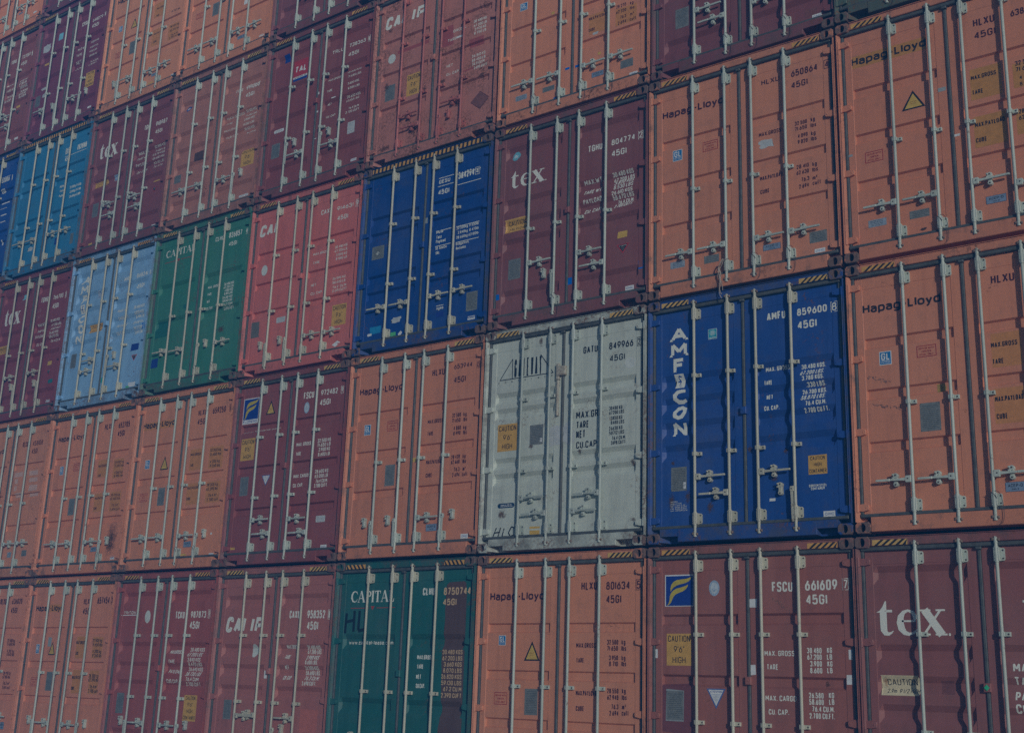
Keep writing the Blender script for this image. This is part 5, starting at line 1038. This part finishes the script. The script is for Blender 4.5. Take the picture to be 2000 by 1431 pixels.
# (column, row): paint, rust, grooves, notch, rods, guides, hazard, offset, label
SPEC = {  # orange paint lightened towards the left columns to offset light lost in haze
 (8, 3): ((.085, .15, .115), .9, 'T', 1, 'g', 1, 0, 0, 'worn green steel container with rust, only its bottom edge in view at the top right'),
 (8, 2): ((0.645, 0.262, 0.153), .15, 'H', 0, 'g', 1, 1, 0, 'orange container with amber patches behind black lettering and a big yellow triangle'),
 (8, 1): ((0.645, 0.262, 0.153), .2, 'H', 0, 'g', 1, 1, 0, 'orange container with scraped-off stickers, directly right of the blue container numbered 859600'),
 (8, 0): ((0.301, 0.114, 0.106), .15, 'T', 0, 'g', 2, 1, -.02, 'maroon container with three huge white letters, a pale yellow caution sticker and a green tag'),
 (7, 3): ((0.236, 0.086, 0.097), .25, 'T', 1, 'g', 2, 0, .025, 'dark maroon container on top of the orange container numbered 650864'),
 (7, 2): ((0.657, 0.267, 0.156), .15, 'H', 0, 'g', 1, 1, 0, 'orange container numbered 650864 with a frayed rope hanging at its door rod'),
 (7, 1): ((.018, .085, .35), .35, 'A', 1, 'b', 2, 1, 0, 'blue container with white letters down its left door, numbered 859600, with an orange caution sticker'),
 (7, 0): ((0.368, 0.144, 0.117), .3, 'F', 0, 'b', 2, 1, 0, 'reddish maroon container numbered 661609 with a blue and yellow flag emblem at the upper left'),
 (6, 3): ((0.671, 0.272, 0.159), .25, 'H', 0, 'g', 1, 0, .028, 'orange container on top of the maroon container numbered 804774, cut off at the top edge'),
 (6, 2): ((0.257, 0.094, 0.097), .15, 'T', 1, 'g', 1, 1, .015, 'maroon container numbered 804774 with three white letters and a black triangle sticker'),
 (6, 1): ((.57, .68, .62), .45, 'W', 1, 'w', 2, 1, 0, 'greyish white rust-streaked container numbered 849966 in the middle of the stack'),
 (6, 0): ((0.671, 0.272, 0.159), .15, 'H', 0, 'g', 1, 1, 0, 'orange container numbered 801634 with a yellow triangle, under the greyish white container'),
 (5, 3): ((.545, .235, .19), .9, 'C', 1, 's', 2, 0, 0, 'faded red container with reddish rods and dark rust patches, above the blue one numbered 564294'),
 (5, 2): ((0.008, 0.070, 0.320), .35, 'G', 1, 'b', 2, 2, -.016, 'blue container numbered 564294 with a black and orange striped edge along its whole top'),
 (5, 1): ((0.683, 0.278, 0.162), .15, 'H', 0, 'g', 1, 1, 0, 'orange container numbered 653944 with three door levers let down'),
 (5, 0): ((0.020, 0.150, 0.140), .35, 'K', 0, 'b', 4, 3, 0, 'dark green container sprayed HL in black with a brown repainted strip down its right door'),
 (4, 4): ((0.265, 0.096, 0.106), .3, 'N', 1, 'g', 2, 1, 0, 'maroon container cut off at the top edge, standing on the one numbered 738363'),
 (4, 3): ((0.271, 0.084, 0.084), .25, 'N', 1, 'g', 2, 1, 0, 'maroon container numbered 738363 with a red and white emblem on its left door'),
 (4, 2): ((.63, .19, .165), .2, 'D', 1, 'b', 2, 1, -.022, 'bright red container numbered 914631, left of the blue one with the striped top edge'),
 (4, 1): ((0.299, 0.090, 0.090), .2, 'F', 1, 'g', 2, 1, -.018, 'maroon container numbered 972482 with a blue flag emblem and a yellow triangle'),
 (4, 0): ((.42, .165, .145), .2, 'M', 0, 'b', 2, 1, 0, 'reddish container numbered 958352 with big white letters, left of the dark green one'),
 (3, 4): ((0.709, 0.297, 0.168), .15, 'H', 0, 'g', 1, 0, 0, 'orange container on top of the faded red one numbered 991068'),
 (3, 3): ((0.483, 0.207, 0.161), .45, 'P', 1, 'g', 2, 1, 0, 'faded red container numbered 991068 with a round blue sticker and an amber caution sticker'),
 (3, 2): ((0.050, 0.240, 0.170), .5, 'L', 1, 'b', 3, 1, -.018, 'mid green container numbered 826857 with white company lettering over a red line'),
 (3, 1): ((0.707, 0.285, 0.163), .15, 'H', 0, 'g', 1, 1, -.018, 'orange container numbered 659250 with a yellow triangle and a loose lever'),
 (3, 0): ((0.376, 0.110, 0.097), .2, 'T', 0, 'g', 2, 1, 0, 'brick maroon container numbered 987873 with a plain white disc on the left door'),
 (2, 4): ((0.718, 0.300, 0.168), .15, 'H', 0, 'g', 1, 1, .02, 'orange container with a yellow triangle, on top of the maroon one numbered 918987'),
 (2, 3): ((0.278, 0.086, 0.097), .15, 'T', 0, 'g', 2, 1, .025, 'maroon container numbered 918987 with three white letters, below an orange container'),
 (2, 2): ((.27, .52, .80), .4, 'O', 1, 'b', 2, 1, -.016, 'pale sky-blue container numbered 868241 with white letters down its left door'),
 (2, 1): ((0.722, 0.302, 0.171), .2, 'H', 0, 'g', 1, 1, -.018, 'orange container numbered 653705 with a black soot stain low on its right door'),
 (2, 0): ((0.686, 0.270, 0.168), .15, 'H', 0, 'g', 1, 1, 0, 'orange container numbered 657454 with a yellow triangle, in the bottom row'),
 (1, 5): ((0.220, 0.075, 0.110), .25, 'N', 1, 'g', 2, 1, 0, 'dark maroon container of which only a bottom corner shows at the top left edge'),
 (1, 4): ((0.227, 0.062, 0.105), .2, 'N', 1, 'g', 2, 1, .015, 'dark purple-maroon container numbered 648079 with a torn yellowish paper on the left door'),
 (1, 3): ((.035, .26, .50), .45, 'G', 1, 'b', 2, 2, 0, 'bright sky-blue container with a yellow and black dashed stripe along its whole top edge'),
 (1, 2): ((0.296, 0.075, 0.093), .2, 'T', 0, 'b', 3, 1, -.016, 'maroon container numbered 766700 with three white letters and a chalk scrawl'),
 (1, 1): ((0.686, 0.310, 0.184), .5, 'H', 0, 'g', 1, 1, 0, 'faded orange container numbered 458108 with smeared pale figures on its right door'),
 (1, 0): ((0.686, 0.270, 0.173), .15, 'H', 0, 'g', 1, 1, 0, 'orange container numbered 636020 at the bottom left corner of the picture'),
 (0, 5): ((0.748, 0.313, 0.177), .15, 'H', 0, 'g', 1, 1, 0, 'orange container at the top left corner of the picture'),
 (0, 4): ((0.307, 0.102, 0.106), .2, 'T', 0, 'g', 2, 1, .02, 'maroon container numbered 737087 at the left edge of the picture under an orange one'),
 (0, 3): ((0.010, 0.090, 0.400), .3, 'G', 1, 'b', 2, 1, 0, 'deep blue container numbered 453006, just a strip of it showing at the left edge'),
 (0, 2): ((0.748, 0.313, 0.177), .2, 'H', 0, 'g', 1, 1, 0, 'orange container under the deep blue one at the left edge, hidden outside the picture'),
 (0, 1): ((0.284, 0.107, 0.116), .2, 'T', 1, 'g', 2, 1, 0, 'maroon container second from the ground in the leftmost column, outside the picture'),
 (0, 0): ((0.030, 0.180, 0.120), .3, 'L', 1, 'g', 2, 1, 0, 'green container on the ground at the foot of the leftmost column, outside the picture'),
}
GUIDE = {1: (1.325,), 2: (1.925, 1.005), 3: (1.315,), 4: (1.205,)}
RX = (.614, 1.044, 1.391, 1.817)
def hazard(root, kind, rnd):
    """black and amber stripes painted on the header, one object for each painted field"""
    am = flat('hazard_amber', (.64, .36, .10), .55, .2); ym = flat('hazard_yellow', (.64, .43, .14), .55, .2); K = flat('hazard_black', (.028, .028, .03), .5, .2)
    z0, z1, y = 2.802, 2.858, .0115
    if kind == 2: fields = [(.18, 2.258, 27, rnd)]
    else: fields = [(.185, .545, 5, 0), (1.93, 2.262, 5, 0)]
    ymt = am if kind in (2, 3) or rnd.random() < .5 else ym
    for x0, x1, n, _ in fields:
        if kind == 2: z0, z1 = 2.806, 2.872
        b = MB(); b.add([(x0, y, z0), (x1, y, z0), (x1, y, z1), (x0, y, z1)], [(0, 1, 2, 3)], 0)
        p = (x1 - x0) / n; sl = p * (.95 if kind != 3 else -.55)
        if kind == 2: sl = p * .12
        for i in range(n):
            a = x0 + p * i + p * .28; q = [(a, z0), (a + p * .48, z0), (a + p * .48 + sl, z1), (a + sl, z1)]
            q = [(min(max(x, x0), x1), z) for x, z in q]
            b.add([(x, y - .0012, z) for x, z in q], [(0, 1, 2, 3)], 1)
        link('warning_stripes', b.mesh('warning_stripes'), [ymt, K], root)
def rope_mesh(x, rnd):
    b = MB()
    for k in range(5):
        P = []; a = rnd.uniform(0, 6.28)
        for i in range(14):
            t = i / 13; P.append((x - .03 - .05 * math.sin(t * 3.1) + .018 * math.sin(a + t * 9 + k), -.012 - .012 * k * .5, .335 - t * (.28 + .05 * k)))
        b.tube(P, .0045, 6)
    b.tube([(x + .03 * math.cos(a), .012 + .034 * math.sin(a), .28 + .01 * a) for a in [i * .5 for i in range(14)]], .0045, 6)
    return b.mesh('frayed_rope')
def wire_mesh(rnd):
    b = MB(); P = []
    for i in range(12):
        t = i / 11; P.append((.012 + .075 * math.sin(t * 2.6), -.006, .345 - .30 * t + .05 * math.sin(t * 6)))
    b.tube(P, .0026, 5); b.tube([(-.03 + .06 * t, -.008, .335 - .06 * t * t) for t in (0, .3, .6, 1)], .0026, 5)
    return b.mesh('seal_wire')
def handle(doors, i, s, z, hanging, rm, bolt):
    d = doors[i // 2]
    if hanging: link('handle', mesh(('hang', s), hang_mesh, s), [rm, bolt], d, (RX[i], 0, z - .02))
    else: link('handle', mesh(('handle', s), handle_mesh, s), [rm, bolt], d, (RX[i], 0, z))
    link('handle_catch', mesh(('catch', s), catch_mesh, s), [rm, bolt], d, (RX[i], 0, z))
class Sorter:
    """collects lines of lettering and builds one object for each block that stands apart"""
    def __init__(s, name): s.name = name; s.B = []
    def at(s, x0, z0, x1, z1):
        d = Dec(); s.B.append([x0, z0, x1, z1, [d]]); return d
    def build(s, st, door, gap=.03):
        B = s.B; again = True
        while again:
            again = False
            for i in range(len(B)):
                for j in range(i + 1, len(B)):
                    a, b = B[i], B[j]
                    if a[0] - gap < b[2] and b[0] - gap < a[2] and a[1] - gap < b[3] and b[1] - gap < a[3]:
                        B[i] = [min(a[0], b[0]), min(a[1], b[1]), max(a[2], b[2]), max(a[3], b[3]), a[4] + b[4]]; del B[j]; again = True; break
                if again: break
        for b in B:
            d = Dec()
            for q in b[4]:
                for V, F, mi, lay, uv in q.P: d.P.append((V, F, d.mi(q.mats[mi]), lay, uv))
            d.build(s.name, st, door)
def build(cr):
    col, rust, st, notch, rodk, gk, hz, dx, label = SPEC[cr]; c, r = cr
    rnd = random.Random(c * 31 + r * 7 + 5)
    root = bpy.data.objects.new('shipping_container', None); COL.objects.link(root)
    root.location = (c * PITCH + (PITCH - W_) / 2 + dx, rnd.uniform(-.012, .012), r * RISE + .015)
    root['label'] = label; root['category'] = 'container'; root['group'] = 'shipping containers stacked in a wall'
    tone = 1 + rnd.uniform(-.05, .05); hue = rnd.uniform(-.05, .05); col = (min(.9, col[0] * tone), col[1] * tone * (1 + hue), col[2] * tone * (1 + hue))
    pm = paint('paint_c%d_r%d' % cr, col, rust); fm = paint('frame_c%d_r%d' % cr, tuple(x * .93 for x in col), min(1, rust + .45), .55, dirt=.25 if col[0] > .5 and col[2] < .25 else .75 if rust > .3 else .5)
    rm = paint('rod_paint_' + rodk, ROD[rodk], .4 if rodk != 's' else .75, .42, .1, .2, .4, 0, .45); bolt = flat('bolt_steel', (.07, .065, .06), .5, .3)
    cm = casting_mat('casting_c%d_r%d' % cr, col)
    link('body', mesh(('body', notch), body_mesh, notch), [fm], root)
    for x in (0, W_ - .162):
        for z in (0, H_ - .118): link('corner_casting', mesh('cast', casting_mesh), [cm], root, (x, 0, z))
    link('door_gasket', mesh('gasket', gasket_mesh), [RUBBER()], root)
    if hz: hazard(root, hz, rnd)
    doors = [link('door', mesh(('leaf', st, s), leaf_mesh, st, s), [pm], root) for s in (0, 1)]
    for s in (0, 1):
        for z in (.268, 1.058, 1.848, 2.642): link('hinge', mesh(('hinge', s), hinge_mesh, s), [pm], doors[s], (0, 0, z))
    items = MARKS.get(cr, [])
    for i, x in enumerate(RX):
        link('lock_rod', mesh(('rod', gk), rod_mesh, GUIDE[gk]), [rm, bolt, STEEL()], doors[i // 2], (x, 0, 0))
    done = set()
    for e in items:
        if e[0].startswith('hub') and len(e) == 3:
            i = int(e[0][3]) - 1; s = 1 if e[0][4] == 'R' else -1; done.add(i)
            handle(doors, i, s, e[2], False, rm, bolt)
        elif e[0].startswith('hang'):
            i = int(e[0][4]) - 1; s = 1 if e[1] > RX[i] else -1; done.add(i)
            handle(doors, i, s, e[2], True, rm, bolt)
    if gk in (1, 3) or cr in ((6, 2), (7, 3)):
        for i in (0, 1, 2, 3):
            if rnd.random() < .45: link('seal_wire', wire_mesh(rnd), [bolt], doors[i // 2], (RX[i], 0, 0))
    for i in range(4):                      # levers out of frame or hidden: the usual place
        if i not in done and cr not in ((5, 0), (5, 2)):
            s = (-1 if i < 2 else 1) if gk == 1 else (1 if i % 2 == 0 else -1)
            handle(doors, i, s, .53 if gk == 1 else .66 + .17 * (i % 2), False, rm, bolt)
    if cr == (5, 0):
        for i in range(4): handle(doors, i, -1, .62, True, rm, bolt)
    name, ser, wt = Sorter('company_lettering'), Sorter('serial_number'), Sorter('weight_table')
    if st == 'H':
        q = Dec(); sm = flat('painted_lit_edge_c%d_r%d' % cr, tuple(min(.9, x * 1.08 + .07) for x in col), .6)  # pale strip puts the sun-lit left panel edge into the colour
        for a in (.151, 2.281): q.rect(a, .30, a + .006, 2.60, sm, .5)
        q.P, q2 = q.P[:1], Dec(); q.build('painted_lit_edge', st, doors[0])
    nst = 0
    for e in items:
        if len(e) == 3: continue
        k, t, x0, z0, x1, z1 = e
        side = 0 if (x0 + x1) / 2 < 1.22 else 1
        if k.startswith('t:'):
            p = k.split(':'); style = p[2] if len(p) > 2 else ''
            kk = {'': .17, 'b': .19, 'i': .175, 'h': .20, 's': .15}[style]; sl = .22 if style == 'i' else 0
            if style == 'h': z0, z1, t = z0 - .004, z0 + .096, t.replace('-', '_')
            d = name if (style == 'h' or side == 0) else (ser if z0 > 2.2 or (len(t) in (4, 6) and z1 - z0 > .06) else wt)
            if st in 'T' and d is ser and z0 < 2.0: d = wt
            d.at(x0, z0, x1, z1).text(t, x0, z0, x1, z1, ink(p[1]), kk, 1, sl, False, .65 if style == 'h' else 1.2)
        elif k.startswith('ck'):
            q = ser.at(x0, z0, x1, z1); q.text(t, x0 + .010, z0 + .012, x1 - .008, z1 - .012, ink(k[3:]), .14, 1); boxed(q, x0, z0, x1, z1, ink(k[3:]), 1.5, .0032)
        elif k == 'ln': (ser if z0 > 2.2 else wt).at(x0, z0, x1, z1).rect(x0, (z0 + z1) / 2 - .0045, x1, (z0 + z1) / 2 + .0045, ink('w'), 1)
        elif k in ('latch', 'latchbig', 'latchbar'):
            b = MB(); x0, x1 = min(x0, x1), max(x0, x1); mt = pm
            if k == 'latch':
                zc = (z0 + z1) / 2; b.bbox(1.183, 1.255, .022, PY - .005, zc - .042, zc + .042, .007); b.disc(1.219, zc, .016, .023, .010, 8)
                o = link('door_latch', b.mesh('door_latch'), [mt], doors[0])
                if cr == (8, 0): q = MB(); q.add([(1.219 + a, .0145, zc + z) for a, z in ((0, -.03), (.026, 0), (0, .03), (-.026, 0))], [(0, 1, 2, 3)]); link('green_tag', q.mesh('green_tag'), [flat('tag_green', (.05, .5, .25), .5)], doors[0])
            elif k == 'latchbig':
                mt = paint('latch_rusty', (.45, .45, .38), 1.0); b.bbox(1.135, 1.275, .020, PY - .005, 2.17, 2.29, .008); b.bbox(1.13, 1.175, .026, PY - .005, 2.29, 2.33, .006); b.bbox(1.13, 1.175, .026, PY - .005, 2.125, 2.17, .006)
                link('door_latch', b.mesh('door_latch'), [mt], doors[0])
            else:
                b.bbox(1.135, 1.165, .034, PY - .005, 1.66, 2.12, .006); link('latch_bar', b.mesh('latch_bar'), [paint('latch_rusty', (.45, .45, .38), 1.0)], doors[0])
        elif k == 'rope':
            link('frayed_rope', rope_mesh(RX[1], rnd), [flat('rope_fibre', (.34, .30, .26), .9, .3)], doors[0])
        else:
            d = Dec()
            if logo(k, t, x0, z0, x1, z1, d):
                d.build({'amf': 'company_lettering', 'hl': 'sprayed_letters', 'hlc': 'marker_scrawl', 'scrawl': 'chalk_scrawl', 'capline': 'red_line'}.get(k, 'company_logo'), st, doors[0 if x0 < 1.22 else 1]); continue
            if sticker(k, t, x0, z0, x1, z1, d, rnd, SPEC[cr]):
                nm = NAME.get(k, 'paper_label')
                if k.startswith('r:'): nm = {'w': 'paper_label', 'bt': 'blue_tape', 'bt2': 'blue_label', 'y': 'yellow_label', 'dm': 'repainted_patch', 'dp': 'repainted_patch', 'lr': 'repainted_patch', 'dk': 'repainted_patch', 'dg': 'repainted_patch', 'p': 'repainted_patch', 'sm': 'smeared_figures'}.get(k[2:], 'paper_label')
                nst += 1; d.build(nm, st, doors[side], -.0007 if 'patch' in nm and k != 'rust' else .00002 * nst)
    name.build(st, doors[0]); ser.build(st, doors[1]); wt.build(st, doors[1])
    return root
for cr in SPEC: build(cr)
# ------------------------------------------------------------------ ground
def ground():
    mt, N, L, B = nodes('yard_concrete')
    g = N.new('ShaderNodeNewGeometry').outputs['Position']
    a = noise(N, L, g, .35, 5); f = noise(N, L, g, 22, 4)
    c = mixc(N, L, ramp(N, L, a, .35, .7), (.13, .125, .12), (.21, .20, .185)); c = mixc(N, L, mathn(N, L, 'MULTIPLY', ramp(N, L, f, .45, .7), .4), c, (.09, .085, .08))
    L.new(c, B.inputs['Base Color']); B.inputs['Roughness'].default_value = .9
    bp = N.new('ShaderNodeBump'); bp.inputs['Strength'].default_value = .3; bp.inputs['Distance'].default_value = .02; L.new(f, bp.inputs['Height']); L.new(bp.outputs[0], B.inputs['Normal'])
    b = MB(); b.add([(-30, -26, .01), (62, -26, .01), (62, 20, .01), (-30, 20, .01)], [(0, 1, 2, 3)])
    o = link('ground', b.mesh('ground'), [mt]); o['kind'] = 'structure'
ground()
# ------------------------------------------------------------------ blue-tinted air added to give the whole view a blue wash
def added_blue_haze():
    mt = bpy.data.materials.new('blue_wash_air'); mt.use_nodes = True; N = mt.node_tree.nodes; N.clear()
    out = N.new('ShaderNodeOutputMaterial'); v = N.new('ShaderNodeVolumePrincipled')
    v.inputs['Color'].default_value = (.045, .36, 1, 1); v.inputs['Density'].default_value = .0143; v.inputs['Anisotropy'].default_value = 0
    mt.node_tree.links.new(v.outputs[0], out.inputs['Volume'])
    b = MB(); b.box(-31, 63, -27, 21, -1, 18.6); o = link('added_blue_haze', b.mesh('added_blue_haze'), [mt]); o['kind'] = 'stuff'
added_blue_haze()
